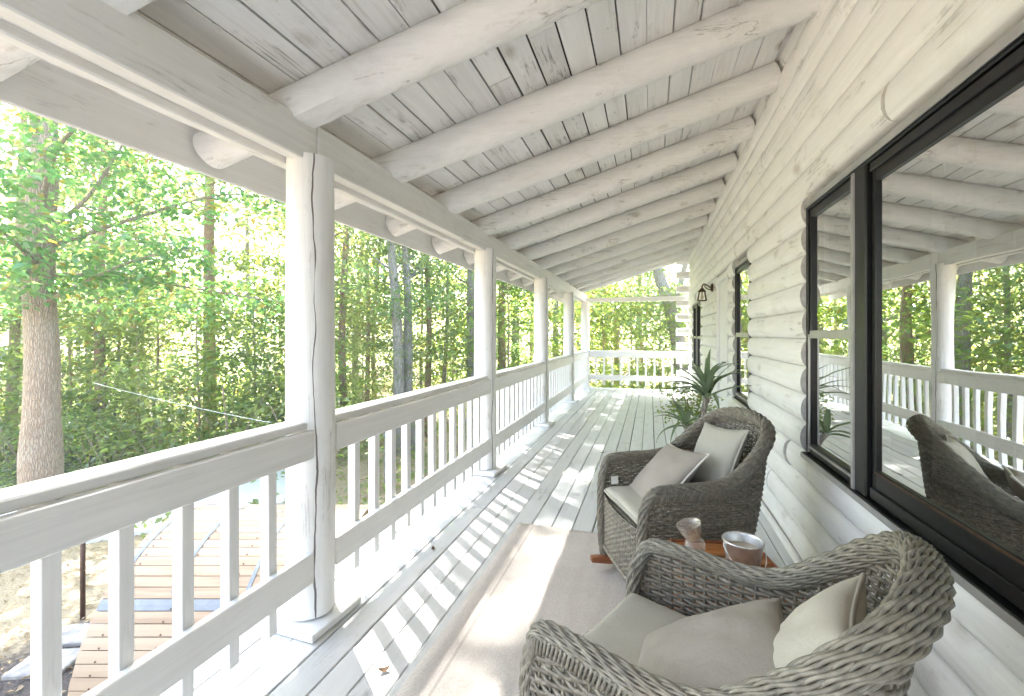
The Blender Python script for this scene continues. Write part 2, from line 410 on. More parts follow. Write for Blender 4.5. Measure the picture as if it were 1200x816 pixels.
# ------------------------------------------------------------------ porch dimensions
PX = -1.56; PY = [-.60, 1.84, 4.28, 6.72, 9.16, 11.60]
FX0, FX1 = -1.80, .885; FY0, FY1 = -3.2, 11.86
WX = .885
SL = .316
def zb(x): return 2.30 + SL*(x+1.5)           # underside line of the rafters

# ---- floor
mb = MB(); gaps = MB()
x = FX0; k = 0
while x < FX1 - .03:
    w = .143 + random.uniform(-.002,.002); x1 = min(x+w-random.choice([.004,.005,.006,.009]), FX1)
    y = FY0 - random.uniform(0,3.0)
    while y < FY1:
        ln = random.choice([2.44,3.66,4.27,4.88]); y1 = y+ln
        a, b = max(y, FY0), min(y1-.003, FY1)
        if b-a > .05:
            dz = random.uniform(-.0018,.0018)
            mb.box(x, x1, a, b, -.030, dz, bev=.0035)
        y = y1
    x += w; k += 1
floor = struct(mb.build('porch_floor', M['floor']))
mb = MB()
for y in np.arange(FY0+.2, FY1, .61):
    mb.box(FX0+.02, FX1, y, y+.04, -.2, -.032)
mb.box(FX0-.005, FX0+.03, FY0, FY1, -.24, -.034)
mb.box(FX0+.03, FX1, FY1-.04, FY1, -.24, -.034)
struct(mb.build('porch_floor_frame', M['dark_gap']))

# ---- posts
def log_mesh(h, r0, r1, seed, nring=26, seg=40, flat=.004):
    vs=[]; fs=[]
    for i in range(nring+1):
        z = h*i/nring; r = r0+(r1-r0)*i/nring
        bx = .006*noise.noise(Vector((seed, z*.7, 0))); by = .006*noise.noise(Vector((seed+9, z*.7, 4)))
        for k in range(seg):
            a = 2*math.pi*k/seg
            rr = r*(1 + .035*noise.noise(Vector((math.cos(a)*1.3+seed*3, math.sin(a)*1.3, z*.9))) + .012*noise.noise(Vector((math.cos(a)*4, math.sin(a)*4+seed, z*2.0))))
            vs.append((bx+rr*math.cos(a), by+rr*math.sin(a), z))
    for i in range(nring):
        for k in range(seg):
            k2=(k+1)%seg; fs.append((i*seg+k,i*seg+k2,(i+1)*seg+k2,(i+1)*seg+k))
    fs.append(tuple(range(seg-1,-1,-1))); fs.append(tuple(nring*seg+k for k in range(seg)))
    return vs, fs
post_labels = ['white painted log post behind the first railing bay, outside the doorway end',
 'thick cracked white log post nearest the camera, standing on a square plank base',
 'white log post second along the railing, beyond the thick near post',
 'white log post third along the railing, at mid porch',
 'white log post fourth along the railing, next before the far corner',
 'slim white log post at the far corner where the end railing starts']
posts=[]
for i, y in enumerate(PY):
    p = empty('porch_post', (PX, y, 0), 0, post_labels[i], 'post', 'log posts of the porch')
    b = MB(); vs, fs = log_mesh(2.185-.045, .112, .107, i*3.7+1.2); b.add(vs, fs)
    o = b.build('log', M['post'], p, auto=R(40)); o.location = (0,0,.045); o.rotation_euler = (0,0,[0,.05,.25,.2,.1,.3][i])
    b = MB(); b.box(-.165,.165,-.165,.165,.004,.036,bev=.005); bp = b.build('base_plate', M['trim'], p); bp.rotation_euler=(0,0,random.uniform(-.06,.06)-.03)
    b = MB()
    b.tube([(0,0,.0365),(0,0,.052)],.085,20)
    b.build('shim', M['grey_metal'], p)
    posts.append(p)

# ---- railings
def railing(name, y0, y1, label):
    p = empty(name, (PX, y0, 0), 0, label, 'railing', 'railing bays along the porch')
    L_ = y1-y0; g=.10
    b=MB(); b.box(.052,.088, g-.02, L_-g+.02, .782,.911, bev=.004); b.build('top_rail', M['rail'], p)
    b=MB(); b.box(-.055,.060, g-.03, L_-g+.03, .9125,.950, bev=.006); b.build('cap_rail', M['rail'], p)
    b=MB(); b.box(.052,.088, g-.02, L_-g+.02, .215,.352, bev=.004); b.build('bottom_rail', M['rail'], p)
    n=11
    for k in range(n):
        y=g+.005+(L_-2*g)*(k+1)/(n+1)+random.uniform(-.006,.006)
        b=MB(); b.box(-.023,.023,-.023,.023,0,.82,bev=.003)
        o=b.build('baluster', M['baluster'], p, loc=(.028,y,.088+random.uniform(-.006,.006)), rot=(random.uniform(-.006,.006),0,random.uniform(-.05,.05)))
    return p
rl=['white porch railing bay nearest the camera, in front of the barrel hut',
    'white porch railing bay between the nearest and second log posts',
    'white porch railing bay between the second and third log posts',
    'white porch railing bay between the third and fourth log posts',
    'short looking white porch railing bay just before the far corner post']
for i in range(5): railing('porch_railing', PY[i], PY[i+1], rl[i])
# end railing
p = empty('porch_railing', (PX, PY[5], 0), 0, 'white railing across the far end of the porch with green woods behind', 'railing')
XE=.60-PX
b=MB(); b.box(.09, XE+.26, -.02,.02,.782,.911,bev=.004); b.build('top_rail', M['rail_cross'], p)
b=MB(); b.box(.09, XE+.26, -.06,.05,.9125,.950,bev=.005); b.build('cap_rail', M['rail_cross'], p)
b=MB(); b.box(.09, XE+.26, -.02,.02,.215,.345,bev=.004); b.build('bottom_rail', M['rail_cross'], p)
for k in range(11):
    b=MB(); b.box(-.022,.022,-.022,.022,0,.82,bev=.003); b.build('baluster', M['baluster'], p, loc=(.26+k*.20, .044, .09))

# ---- roof
roof = empty('porch_roof', (0,0,2.2), 0, 'white sloping porch roof of plank boards on round log rafters', 'porch roof')
def rp(b, name, mat, **kw):
    o=b.build(name, mat, roof, **kw); o.location = (0,0,-2.2); return o
RX0, RX1 = -2.05, .84
cs = math.cos(math.atan(SL))
TH = .185/cs    # rafter depth measured vertically
RYs = [-2.91+.815*k for k in range(19)]
RYs = [y for y in RYs if y < 11.75]
for i, yr in enumerate(RYs):
    vs=[];fs=[]; n=30; seg=22
    r = .1
    for a_ in range(n+1):
        X = RX0+.02+(RX1-RX0-.02)*a_/n
        rr = r*(1-.10*min(1,max(0,(-1.70-X)/.12)))*(1+.05*noise.noise(Vector((i*5.1,X*.8,0)))); bz=.012*noise.noise(Vector((i*2.3+4,X*.7,1))); by=.016*noise.noise(Vector((i*4.7+8,X*.6,2)))
        zc = zb(X)+.1/cs+bz
        for k in range(seg):
            an=2*math.pi*k/seg
            q=rr*(1+.03*noise.noise(Vector((math.cos(an)*1.5+i, math.sin(an)*1.5, X*1.3))))
            dx=0; dy=q*math.cos(an); dn=q*math.sin(an)
            # flattened seat where it crosses the beam
            if -1.72<X<-1.18:
                f = min(1, (X+1.72)/.08, (-1.18-X)/.10)
                dn=max(dn, -q+f*.022)
            vs.append((X-dn*SL*cs, yr+(X-.85)/2.35*.22+by+dy, zc+dn*cs))
    for a_ in range(n):
        for k in range(seg):
            k2=(k+1)%seg; fs.append((a_*seg+k,(a_+1)*seg+k,(a_+1)*seg+k2,a_*seg+k2))
    b=MB(); b.add(vs,fs); b.add([vs[k] for k in range(seg)],[tuple(range(seg))]); b.add([vs[n*seg+k] for k in range(seg)],[tuple(range(seg-1,-1,-1))])
    rp(b,'rafter',M['rafter'],auto=R(35))
# boards: run along Y, stepping up the slope
def slab(b, s0, s1, y0, y1, t0, t1, bev=0):
    # s measured along the slope in X, t above the rafter tops
    def P(x,t): return (x - t*SL*cs, zb(x)+TH+t*cs)
    vs=[]
    for y in (y0,y1):
        for (x,t) in ((s0,t0),(s1,t0),(s1,t1),(s0,t1)):
            X,Z=P(x,t); vs.append((X,y,Z))
    b.add(vs,[(0,1,2,3)[::-1],(4,5,6,7),(0,4,5,1)[::-1],(1,5,6,2)[::-1],(2,6,7,3)[::-1],(3,7,4,0)[::-1]])
b=MB(); x=RX0-.02
while x<RX1+.05:
    w=.137+random.uniform(-.004,.004); gp=random.choice([.003,.004,.007,.009,.011])
    y=FY0-random.uniform(0,3)
    while y<11.95:
        ln=random.choice([2.445,3.26,4.075]); a,c_=max(y,FY0),min(y+ln-.003,11.95)
        if c_-a>.05:
            dz=random.uniform(-.002,.002); slab(b,x,min(x+w-gp,RX1+.1),a,c_,dz-.004,.022)
        y+=ln
    x+=w
rp(b,'ceiling_boards',M['ceiling'])
b=MB(); slab(b,RX0-.05,RX1+.25,FY0,12.0,.026,.07); rp(b,'roof_deck',M['dark_gap'])
b=MB(); slab(b,RX0-.09,RX1+.25,FY0,12.05,.075,.10); rp(b,'metal_roofing',M['grey_metal'])
# fascia
b=MB()
for (a,c_) in ((FY0,-1.02),(-1.017,6.9),(6.903,12.0)): b.box(-2.078,-2.052,a,c_,2.125,2.345,bev=.003)
rp(b,'fascia',M['fascia'])
# beam: two planks with a recess between
ends=[FY0]+[y for y in PY[1:5]]+[11.72]
for i in range(5):
    a,c_=ends[i]+.0015,ends[i+1]-.0015
    o_=[0,.003,-.002,.002,-.003][i]
    b=MB(); b.box(-1.585+o_,-1.520+o_,a,c_,2.157,2.345,bev=.006); rp(b,'beam_plank',M['beam'])
    b=MB(); b.box(-1.648,-1.586+o_,a,c_,2.186,2.335); rp(b,'beam_core',M['beam'])
    b=MB(); b.box(-1.700+o_,-1.650+o_,a,c_,2.153,2.330,bev=.006); rp(b,'beam_plank',M['beam'])
# end tie beam and rake
b=MB(); b.box(-1.52,.86,11.54,11.66,2.15,2.255,bev=.006); rp(b,'tie_beam',M['rail_cross'])

# ------------------------------------------------------------------ log cabin
cabin = empty('log_cabin', (WX, 0, 0), 0, 'white painted log cabin wall with scalloped log ends and black framed windows', 'house')
def cp(b, name, mat, parent=None, **kw):
    o=b.build(name, mat, parent or cabin, **kw)
    if parent is None: o.location=(-WX,0,0)
    return o
CH=.1655; NC=21
# openings: (y0,y1,z0,z1)
OPEN=[(-.62,3.06,.65,2.10),(4.62,5.41,.67,2.08),(5.74,6.68,-.05,2.10),(8.70,10.35,.66,1.98)]
WB=MB(); WY0,WY1=FY0,11.35
def log_piece(b, z0, z1, y0, y1, bulge, seed, proud=0.0):
    n=max(1,int((y1-y0)/.22)); K=9
    ring=[]
    hz=z1-z0
    for i in range(n+1):
        y=y0+(y1-y0)*i/n
        r=[]
        for k in range(K):
            t=k/(K-1); ang=(t-.5)*math.pi*.92
            dx=bulge*(math.cos(ang)-math.cos(math.pi*.46))/(1-math.cos(math.pi*.46))
            wob=.006*noise.noise(Vector((seed*3.1,y*.9,t*1.2)))+.003*noise.noise(Vector((seed*7.3,y*3.1,t*3)))
            zz=z0+hz*(.5+.5*math.sin(ang)/math.sin(math.pi*.46)) + (.004*noise.noise(Vector((seed,y*.8,5))) if 0<k<K-1 else 0)
            r.append((WX-proud-dx-wob*(0 if k in (0,K-1) else 1), y, zz))
        r.append((WX+.10,y,z1)); r.append((WX+.10,y,z0)); ring.append(r)
    KK=K+2; vs=[p for r in ring for p in r]; fs=[]
    for i in range(n):
        for k in range(KK):
            k2=(k+1)%KK; fs.append((i*KK+k,(i+1)*KK+k,(i+1)*KK+k2,i*KK+k2))
    b.add(vs,fs,0)
    e0=[vs[k] for k in range(KK)]; e1=[vs[n*KK+k] for k in range(KK)]
    b.add(e0,[tuple(range(KK))],1); b.add(e1,[tuple(range(KK-1,-1,-1))],1)
for c_ in range(NC):
    z0=c_*CH+.002; z1=z0+CH-.002; zm=(z0+z1)/2
    cuts=[(WY0,WY1)]
    for (a,bb,l,h) in OPEN:
        # trim logs to full courses
        if zm>l-.02 and zm<h+.02:
            new=[]
            for (s,e) in cuts:
                if bb<=s or a>=e: new.append((s,e)); continue
                if a-s>.02: new.append((s,a-.0))
                if e-bb>.02: new.append((bb,e))
            cuts=new
    for (s,e) in cuts:
        y=s
        while y<e-.01:
            ln=random.uniform(1.9,4.4)
            y1=e if e-(y+ln)<.9 else y+ln
            if c_==3 and y<3.4<y1 and s<3.0: 
                log_piece(WB,z0,z1,y,3.397,.038,c_); log_piece(WB,z0,z1,3.40,y1,.038,c_+50,.014)
            else: log_piece(WB,z0,z1,y+.0025,y1-.0025,.038+random.uniform(-.004,.004),c_*1.7+y*.31,random.uniform(0,.010))
            y=y1
cp(WB,'log_wall',[M['wall'],M['endgrain']],auto=R(50))
# top plate and base board
b=MB(); b.box(WX-.075,WX-.045,WY0,11.3,.004,.05,bev=.006); cp(b,'base_strip',M['wall'])
b=MB(); b.box(WX-.012,WX+.1,WY0,WY1,NC*CH+.004,NC*CH+.5); cp(b,'upper_wall',M['trim'])
# crossing log ends at the far corner
for c_ in range(NC):
    z0=c_*CH; 
    if c_%2==0:
        b=MB(); vs=[];fs=[]
        for i,X in enumerate((WX-.30,WX+.3)):
            for k in range(12):
                an=2*math.pi*k/12; vs.append((X, 11.47+.10*math.cos(an)*.95, z0+CH/2+.086*math.sin(an)))
        for k in range(12): fs.append((k,(k+1)%12,12+(k+1)%12,12+k)[::-1])
        b.add(vs,fs,0); b.add(vs[:12],[tuple(range(12))],1); b.add(vs[12:],[tuple(range(11,-1,-1))],1)
        cp(b,'corner_log',[M['rafter'],M['trim']],auto=R(40))
# dim room behind the glass
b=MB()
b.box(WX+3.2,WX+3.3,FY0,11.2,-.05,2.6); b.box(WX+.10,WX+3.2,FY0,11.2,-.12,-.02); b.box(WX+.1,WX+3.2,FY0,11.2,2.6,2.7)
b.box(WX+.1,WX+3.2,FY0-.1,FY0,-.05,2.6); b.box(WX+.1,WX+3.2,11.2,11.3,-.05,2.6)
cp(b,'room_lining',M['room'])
b=MB(); b.box(WX+3.3,WX+3.35,FY0-.2,11.4,-2.1,3.9); b.box(WX-.01,WX+3.3,FY0-.2,FY0-.15,-2.1,3.9)
cp(b,'outer_wall',M['trim'])
b=MB(); b.box(WX-.0,WX+3.5,FY0-.1,11.9,3.97,4.05); cp(b,'cabin_roof',M['dark_gap'])
b=MB(); b.box(WX-.005,WX+.05,FY0,11.3,-2.1,-.035); cp(b,'foundation',M['dark_gap'])

def window(y0,y1,z0,z1,splits,label=None,depth=.035,sash=None):
    """splits: list of (y0,y1,kind) panes"""
    w=empty('window',(0,y0,z0)); w.parent=cabin; 
    if label: w['label']=label
    ox,oy,oz=WX,y0,z0
    def wp(b,name,mat,par=w,**kw):
        o=b.build(name,mat,par,**kw); 
        if par is w: o.location=(-ox,-oy,-oz)
        return o
    x0=WX-.020; fr=.034
    b=MB()
    b.box(x0,WX+.06,y0-.002,y0+fr,z0,z1,bev=.004); b.box(x0,WX+.06,y1-fr,y1+.002,z0,z1,bev=.004)
    b.box(x0-.004,WX+.06,y0+fr+.001,y1-fr-.001,z1-fr,z1+.004,bev=.004)
    wp(b,'frame',M['black'])
    b=MB(); b.box(x0-.022,WX+.03,y0-.01,y1+.008,z0-.03,z0+.004,bev=.004); wp(b,'sill',M['black'])
    b=MB(); b.box(x0-.026,x0-.0225,y0-.01,y1+.008,z0-.026,z0+.001); wp(b,'sill_edge',M['grey_metal'])
    b=MB(); b.box(x0-.012,x0-.0045,y0-.004,y1+.004,z1-.022,z1+.010,bev=.002); wp(b,'head_trim',M['grey_metal'])
    for (a,c_,kind) in splits:
        if kind=='mull':
            b=MB(); b.box(x0-.006,WX+.05,a,c_,z0+.004,z1-fr-.001,bev=.006); wp(b,'mullion',M['black'])
            b=MB(); b.box(x0-.014,x0-.0065,c_-.020,c_+.004,z0+.006,z1-fr-.004); wp(b,'mullion_edge',M['grey_metal'])
            continue
        s=.022 if kind=='hung' else .032
        sx0=WX-.012 if kind=='hung' else WX-.008
        b=MB()
        zz0=z0+.006; zz1=z1-fr-.002
        bot=.125 if kind=='fixed' else .06
        b.box(sx0,WX+.045,a,a+s,zz0,zz1,bev=.003); b.box(sx0,WX+.045,c_-s,c_,zz0,zz1,bev=.003)
        b.box(sx0,WX+.045,a+s,c_-s,zz0,zz0+bot,bev=.003); tp=.085 if kind=='fixed' else .045; b.box(sx0,WX+.045,a+s,c_-s,zz1-tp,zz1,bev=.003)
        wp(b,'sash',M['black'])
        if kind=='fixed':
            for qa,qb in((zz0+.004,zz0+.05),(zz1-.040,zz1-.004)): b=MB(); b.box(sx0-.010,sx0-.001,a+.004,c_-.004,qa,qb,bev=.003); wp(b,'stop_moulding',M['black'])
        if kind=='hung':
            zm=(z0+z1)/2-.03
            b=MB(); b.box(sx0-.008,WX+.04,a+s,c_-s,zm-.022,zm+.022,bev=.003); wp(b,'meeting_rail',M['grey_metal'])
            b=MB(); b.box(sx0-.010,sx0-.002,a+.004,a+.016,zz0+.01,zm); b.box(sx0-.010,sx0-.002,c_-.016,c_-.004,zz0+.01,zm); b.box(sx0-.010,sx0-.002,a+.018,c_-.018,zz0+.035,zz0+.047); wp(b,'screen_frame',M['grey_metal'])
        else:
            b=MB(); b.box(WX-.011,WX-.0085,a+s-.006,c_-s+.006,zz0+bot-.012,zz0+bot-.004); wp(b,'glazing_bead',M['bronze'])
        gx=WX+.004
        b=MB(); b.add([(gx,a+s-.004,zz0+bot-.004),(gx,c_-s+.004,zz0+bot-.004),(gx,c_-s+.004,zz1-tp+.004),(gx,a+s-.004,zz1-tp+.004)],[(0,1,2,3)[::-1]])
        wp(b,'pane',M['glass'])
    return w
w1=window(-.60,3.05,.665,2.095,[(2.395,3.01,'hung'),(2.265,2.385,'mull'),(.16,2.25,'fixed'),(-.03,.15,'mull'),(-.555,-.04,'hung')],'large black framed picture window flanked by narrow sashes')
w2=window(4.63,5.40,.68,2.07,[(4.675,5.355,'hung')],'narrow black double hung window beside the white door')
w3=window(8.71,10.34,.67,1.97,[(8.755,9.49,'hung'),(9.495,9.565,'mull'),(9.57,10.295,'hung')],'black window near the far end of the wall')
# vertical blinds at the edge of the big window
for k in range(7):
    b=MB(); y=1.62+k*.085; b.box(-.004,.004,-.038,.038,.80,2.02); cp(b,'blind_slat',M['blind'],loc=None).location=(.16,y,0)
# door
d=empty('door',(-.01,5.75,0)); d.parent=cabin; d['label']='plain white door with small dark lock'
b=MB(); b.box(-.035,.03,.005,.075,0,2.09,bev=.004); b.box(-.035,.03,.845,.915,0,2.09,bev=.004); b.box(-.035,.03,.077,.843,2.02,2.09,bev=.004); b.build('casing',M['trim'],d)
b=MB(); b.box(.0,.04,.08,.84,.02,2.015,bev=.003); b.build('door_leaf',M['trim'],d)
b=MB(); b.box(-.012,-.001,.115,.150,.98,1.10,bev=.003); b.tube([(-.012,.132,1.02),(-.05,.132,1.02),(-.055,.20,1.02)],.009,8); b.build('handle',M['bronze'],d)

# wall lantern
lx,ly,lz=WX-.05,7.05,1.98
t=empty('wall_lantern',(lx,ly,lz),0,'brown metal gooseneck lantern hung on the log wall past the white door','lantern')
b=MB(); b.lathe([(.0,0),(.058,0),(.062,.012),(.04,.03),(0,.034)],20); o=b.build('wall_bracket',M['bronze'],t); o.rotation_euler=(0,R(-90),0); o.location=(.012,0,.03)
b=MB(); b.tube(catmull([(-.02,0,.03),(-.08,0,.075),(-.11,0,.080),(-.13,0,.05),(-.13,0,.02)],20),.010,8); b.tube(catmull([(-.02,0,.0),(-.07,0,.02),(-.10,0,.065)],8),.007,8); b.build('arm',M['bronze'],t)
b=MB()
z1_,z0_=.0,-.15
for sx_ in(-1,1):
    for sy_ in(-1,1): b.tube([(-.13+sx_*.035,sy_*.035,z1_-.02),(-.13+sx_*.055,sy_*.055,z0_)],.006,6)
for q,zz in((.035,z1_-.02),(.055,z0_)):
    pts=[(-.13-q,-q,zz),(-.13+q,-q,zz),(-.13+q,q,zz),(-.13-q,q,zz)]
    for i in range(4): b.tube([pts[i],pts[(i+1)%4]],.006,6)
b.lathe([(.06,-.025),(.026,.015),(.012,.03)],4,(-.13,0,0)); b.build('cage',M['bronze'],t)
b=MB(); b.lathe([(.012,-.03),(.014,-.08),(.024,-.10),(.025,-.115),(.015,-.135),(0,-.138)],14,(-.13,0,0)); b.build('bulb',M['jar'],t,smooth=True)

# outlet and cord low on the wall
t=empty('wall_outlet',(WX-.052,2.50,.16),0,'small white outlet box low on the log wall behind the table','outlet')
b=MB(); b.box(-.028,.014,-.04,.04,-.06,.06,bev=.006); b.build('cover_box',M['pvc'],t)
b=MB(); b.box(-.07,-.0285,-.012,.012,-.022,.004,bev=.004); b.build('plug',M['pvc'],t)
b=MB(); b.tube(catmull([(WX-.115,2.50,.15),(WX-.17,2.48,.145),(WX-.20,2.45,.06),(WX-.20,2.42,.012),(WX-.24,2.33,.007),(WX-.20,2.15,.007),(WX-.26,1.95,.007)],40),.0045,6); tag(b.build('power_cord',M['cord'],smooth=True),'thin tan power cord running from the white outlet to the floor','cord')

# ------------------------------------------------------------------ rug
b=MB(); nx,ny=30,70; X0,X1,Y0,Y1=-.90,.36,.20,3.15
vs=[];fs=[]
for j in range(ny+1):
    for i in range(nx+1):
        x_=X0+(X1-X0)*i/nx; y_=Y0+(Y1-Y0)*j/ny
        e=.004*noise.noise(Vector((x_*2,y_*2,3)))
        x_+= .010*noise.noise(Vector((y_*2.2,8,0))) ; y_+=.012*noise.noise(Vector((x_*2.0,2,7)))
        vs.append((x_,y_,.0085+max(0,e)))
for j in range(ny):
    for i in range(nx): a=j*(nx+1)+i; fs.append((a,a+1,a+nx+2,a+nx+1))
o0=len(vs); edge=[i for i in range(nx+1)]+[j*(nx+1)+nx for j in range(1,ny+1)]+[ny*(nx+1)+i for i in range(nx-1,-1,-1)]+[j*(nx+1) for j in range(ny-1,0,-1)]
for e in edge: vs.append((vs[e][0],vs[e][1],.0022))
for k in range(len(edge)):
    k2=(k+1)%len(edge); fs.append((edge[k],o0+k,o0+k2,edge[k2]))
b.add(vs,fs); tag(b.build('rug',M['rug'],smooth=True),'flat beige woven rug lying on the porch floor under the chairs','rug')

# a few fallen leaves
M['dry']=plain('dry_brown_leaf',(.13,.07,.035),.8)
for (x_,y_,a,lab) in((-1.02,1.62,.7,'small curled brown leaf lying on the floor boards beside the rug'),(-1.30,2.62,2.1,'small dry leaf on the floor boards under the second railing bay'),(-.52,5.3,4.0,'small dry leaf farther along the open floor boards')):
    b=MB(); n_=8; vs=[];fs=[]
    for i in range(n_+1):
        t_=i/n_; w_=.016*math.sin(math.pi*min(1,t_*.95+.05))**.8; z_=.004+.012*(2*t_-1)**2
        vs+=[((t_-.5)*.046,-w_*.8,z_+.003),((t_-.5)*.046,0,z_),((t_-.5)*.046,w_*.8,z_+.004)]
    for i in range(n_):
        for k in range(2): fs.append((i*3+k,(i+1)*3+k,(i+1)*3+k+1,i*3+k+1))
    b.add(vs,fs); tag(b.build('fallen_leaf',M['dry'],smooth=True,loc=(x_,y_,0),rot=(0,0,a)),lab,'leaf')
# ------------------------------------------------------------------ wicker rocking chair
HT=[(.300,.285,.540),(.262,.298,.608),(.14,.305,.622),(-.01,.306,.624),(-.13,.304,.652),(-.24,.294,.735),(-.322,.268,.812),(-.382,.208,.866),(-.412,.108,.893),(-.420,0,.900)]
HB=[(.285,.262,.12),(.24,.272,.12),(.12,.278,.12),(-.01,.278,.12),(-.11,.272,.12),(-.18,.255,.12),(-.225,.225,.12),(-.258,.155,.12),(-.275,.075,.12),(-.28,0,.12)]
def mirror(H): return H+[(x,-y,z) for (x,y,z) in H[-2::-1]]
TT,_=resample(catmull(mirror(HT),240),721); BB_=catmull(mirror(HB),240)
# same parameter for both: resample bottom by index
BBr=np.stack([np.interp(np.linspace(0,1,721),np.linspace(0,1,len(catmull(mirror(HT),240))),BB_[:,k]) for k in range(3)],1)
# arc-length map of top back to index parameter for matching
C0=catmull(mirror(HT),240); dd=np.r_[0,np.cumsum(np.linalg.norm(np.diff(C0,axis=0),axis=1))]; tpar=np.interp(np.linspace(0,dd[-1],721),dd,np.arange(len(C0)))
BBr=np.stack([np.interp(tpar,np.arange(len(BB_)),BB_[:,k]) for k in range(3)],1)
DIRN=TT-BBr
TAN=np.gradient(TT,axis=0); NRM=np.cross(TAN,DIRN); NRM/=np.linalg.norm(NRM,axis=1,keepdims=True)
ctr=np.array([.0,0,.4]);
if (NRM[360]*(TT[360]-ctr)).sum()<0: NRM=-NRM
def shell(i,t):   # slight outward belly
    bel=.018*np.sin(np.pi*np.clip(t,0,1))
    return BBr[i]+DIRN[i]*t[...,None]+NRM[i]*bel[...,None]

def build_chair(loc,rz,label):
    ch=empty('wicker_rocking_chair',loc,rz,label,'rocking chair','wicker rocking chairs')
    # weft strands
    NS=57; 
    per=720/NS
    b=MB()
    z=.135; row=0
    samp=np.arange(0,721,4)
    stake=samp/per
    while z<.93:
        ok=(TT[samp,2]-.025>z)
        run=[]
        runs=[]
        for k,g in enumerate(ok):
            if g: run.append(k)
            elif run: runs.append(run); run=[]
        if run: runs.append(run)
        for run in runs:
            if len(run)<5: continue
            idx=samp[run]
            t=(z-.12)/(TT[idx,2]-.12)
            P=shell(idx,t)
            ph=np.cos(np.pi*stake[run]+np.pi*(row%2))
            P=P+NRM[idx]*(.0048*ph)[:,None]
            P[:,2]+=.0012*np.sin(idx*.9+row*2.1)
            b.tube(P,.0064,5,ref=(0,0,1),flat=.62,caps=False)
        z+=.0128; row+=1
    b.build('woven_shell',M['wicker_dark'],ch,smooth=True)
    # stakes
    b=MB()
    for k in range(NS+1):
        i=min(720,int(round(k*per))); ts=np.linspace(0,.985,10)
        b.tube(shell(np.full(10,i),ts),.0042,5,caps=False)
    b.build('stakes',M['wicker_dark'],ch,smooth=True)
    # rim roll: front post up over the arm, round the back and down again
    fp=[(.300,.268,.055),(.312,.276,.16),(.316,.281,.33),(.312,.284,.47)]
    path=fp+HT
    full=path+[(x,-y,z_) for (x,y,z_) in path[-2::-1]]
    RP,RL=resample(catmull(full,400),640)
    T=np.gradient(RP,axis=0); T/=np.linalg.norm(T,axis=1,keepdims=True)
    # frame: one axis points outwards from the seat
    cent=np.array([-.02,0,.45]); O=RP-cent; O-=T*(O*T).sum(1,keepdims=True); O/=np.linalg.norm(O,axis=1,keepdims=True)
    W=np.cross(T,O)
    u=np.abs(np.linspace(-1,1,640))       # 0 at the top of the back, 1 at the feet
    ra=.041-.019*np.clip(u/.55,0,1)       # across
    rb=.026-.006*np.clip(u/.55,0,1)
    s=np.linspace(0,RL,640)
    core=MB()
    ang=np.arange(10)*2*np.pi/10
    ring=RP[:,None,:]+(.80*ra)[:,None,None]*np.cos(ang)[None,:,None]*W[:,None,:]+(.80*rb)[:,None,None]*np.sin(ang)[None,:,None]*O[:,None,:]
    vs=ring.reshape(-1,3).tolist(); fs=[]
    for i in range(639):
        for k in range(10): fs.append((i*10+k,i*10+(k+1)%10,(i+1)*10+(k+1)%10,(i+1)*10+k))
    core.add(vs,fs); core.build('rim_core',M['core'],ch,smooth=True)
    b=MB(); NR=17
    for j in range(NR):
        th=2*np.pi*j/NR+.2*np.sin(s*5)
        C=RP+(ra*.92*np.cos(th))[:,None]*W+(rb*.92*np.sin(th))[:,None]*O
        rad=(-ra*np.sin(th))[:,None]*W+(rb*np.cos(th))[:,None]*O; rad/=np.linalg.norm(rad,axis=1,keepdims=True)
        out=np.cross(T,rad)
        sw=(.0045-.0011*np.clip(u/.6,0,1))
        for q in (0,1):
            ph=s*2*np.pi/.098*(1 if j%2 else 1)+q*np.pi+j*1.3
            P=C+(sw*np.cos(ph))[:,None]*rad*1.15+(sw*.8*np.sin(ph))[:,None]*out
            b.tube(P,sw*1.02,6)
    b.build('plaited_rim',M['wicker'],ch,smooth=True)
    # wrapped border just under the rim, on both faces
    b=MB()
    for i in range(4,717,4):
        h=.050
        t1=1-.01; t0=1-h/max(.2,np.linalg.norm(DIRN[i]))
        ts=np.linspace(t0,t1,4)
        sl=int(6*math.copysign(1,360-i))
        idx=np.clip(np.array([i,i+sl//3,i+2*sl//3,i+sl]),0,720)
        for sgn in (1,):
            P=shell(idx,ts)+NRM[idx]*(sgn*np.array([.009,.013,.017,.021]))[:,None]
            b.tube(P,.0043,5)
    b.build('wrapped_border',M['wicker'],ch,smooth=True)
    # front apron
    b=MB(); row=0; z=.125
    ys=np.linspace(-.265,.265,45)
    while z<.415:
        xx=.300+.028*np.cos(ys/.265*np.pi/2)*(.35+.65*(z-.1)/.3)
        zz=z+np.zeros_like(ys)
        lift=.06*(1-np.abs(ys)/.265)**.8*np.clip((.25-z)/.13,0,1)
        P=np.stack([xx+.0045*np.cos(np.pi*(np.arange(45)/2.0+row)),ys,zz+lift*0],1)
        b.tube(P,.0062,5,ref=(0,0,1),flat=.62,caps=False)
        z+=.0128; row+=1
    for k in range(0,45,2):
        zz=np.linspace(.115,.415,6); b.tube(np.stack([.300+.028*np.cos(ys[k]/.265*np.pi/2)*(.35+.65*(zz-.1)/.3),np.full(6,ys[k]),zz],1),.004,5,caps=False)
    b.build('front_apron',M['wicker'],ch,smooth=True)
    # bottom band
    b=MB()
    base=np.vstack([BBr[::6]])
    for dz,rr in((.122,.010),(.138,.008)):
        q=base.copy(); q[:,2]=dz; b.tube(q,rr,6)
    q=np.stack([.305+.012*np.cos(ys/.265*np.pi/2),ys,np.full(45,.118)],1); b.tube(q,.010,6)
    b.build('bottom_band',M['wicker'],ch,smooth=True)
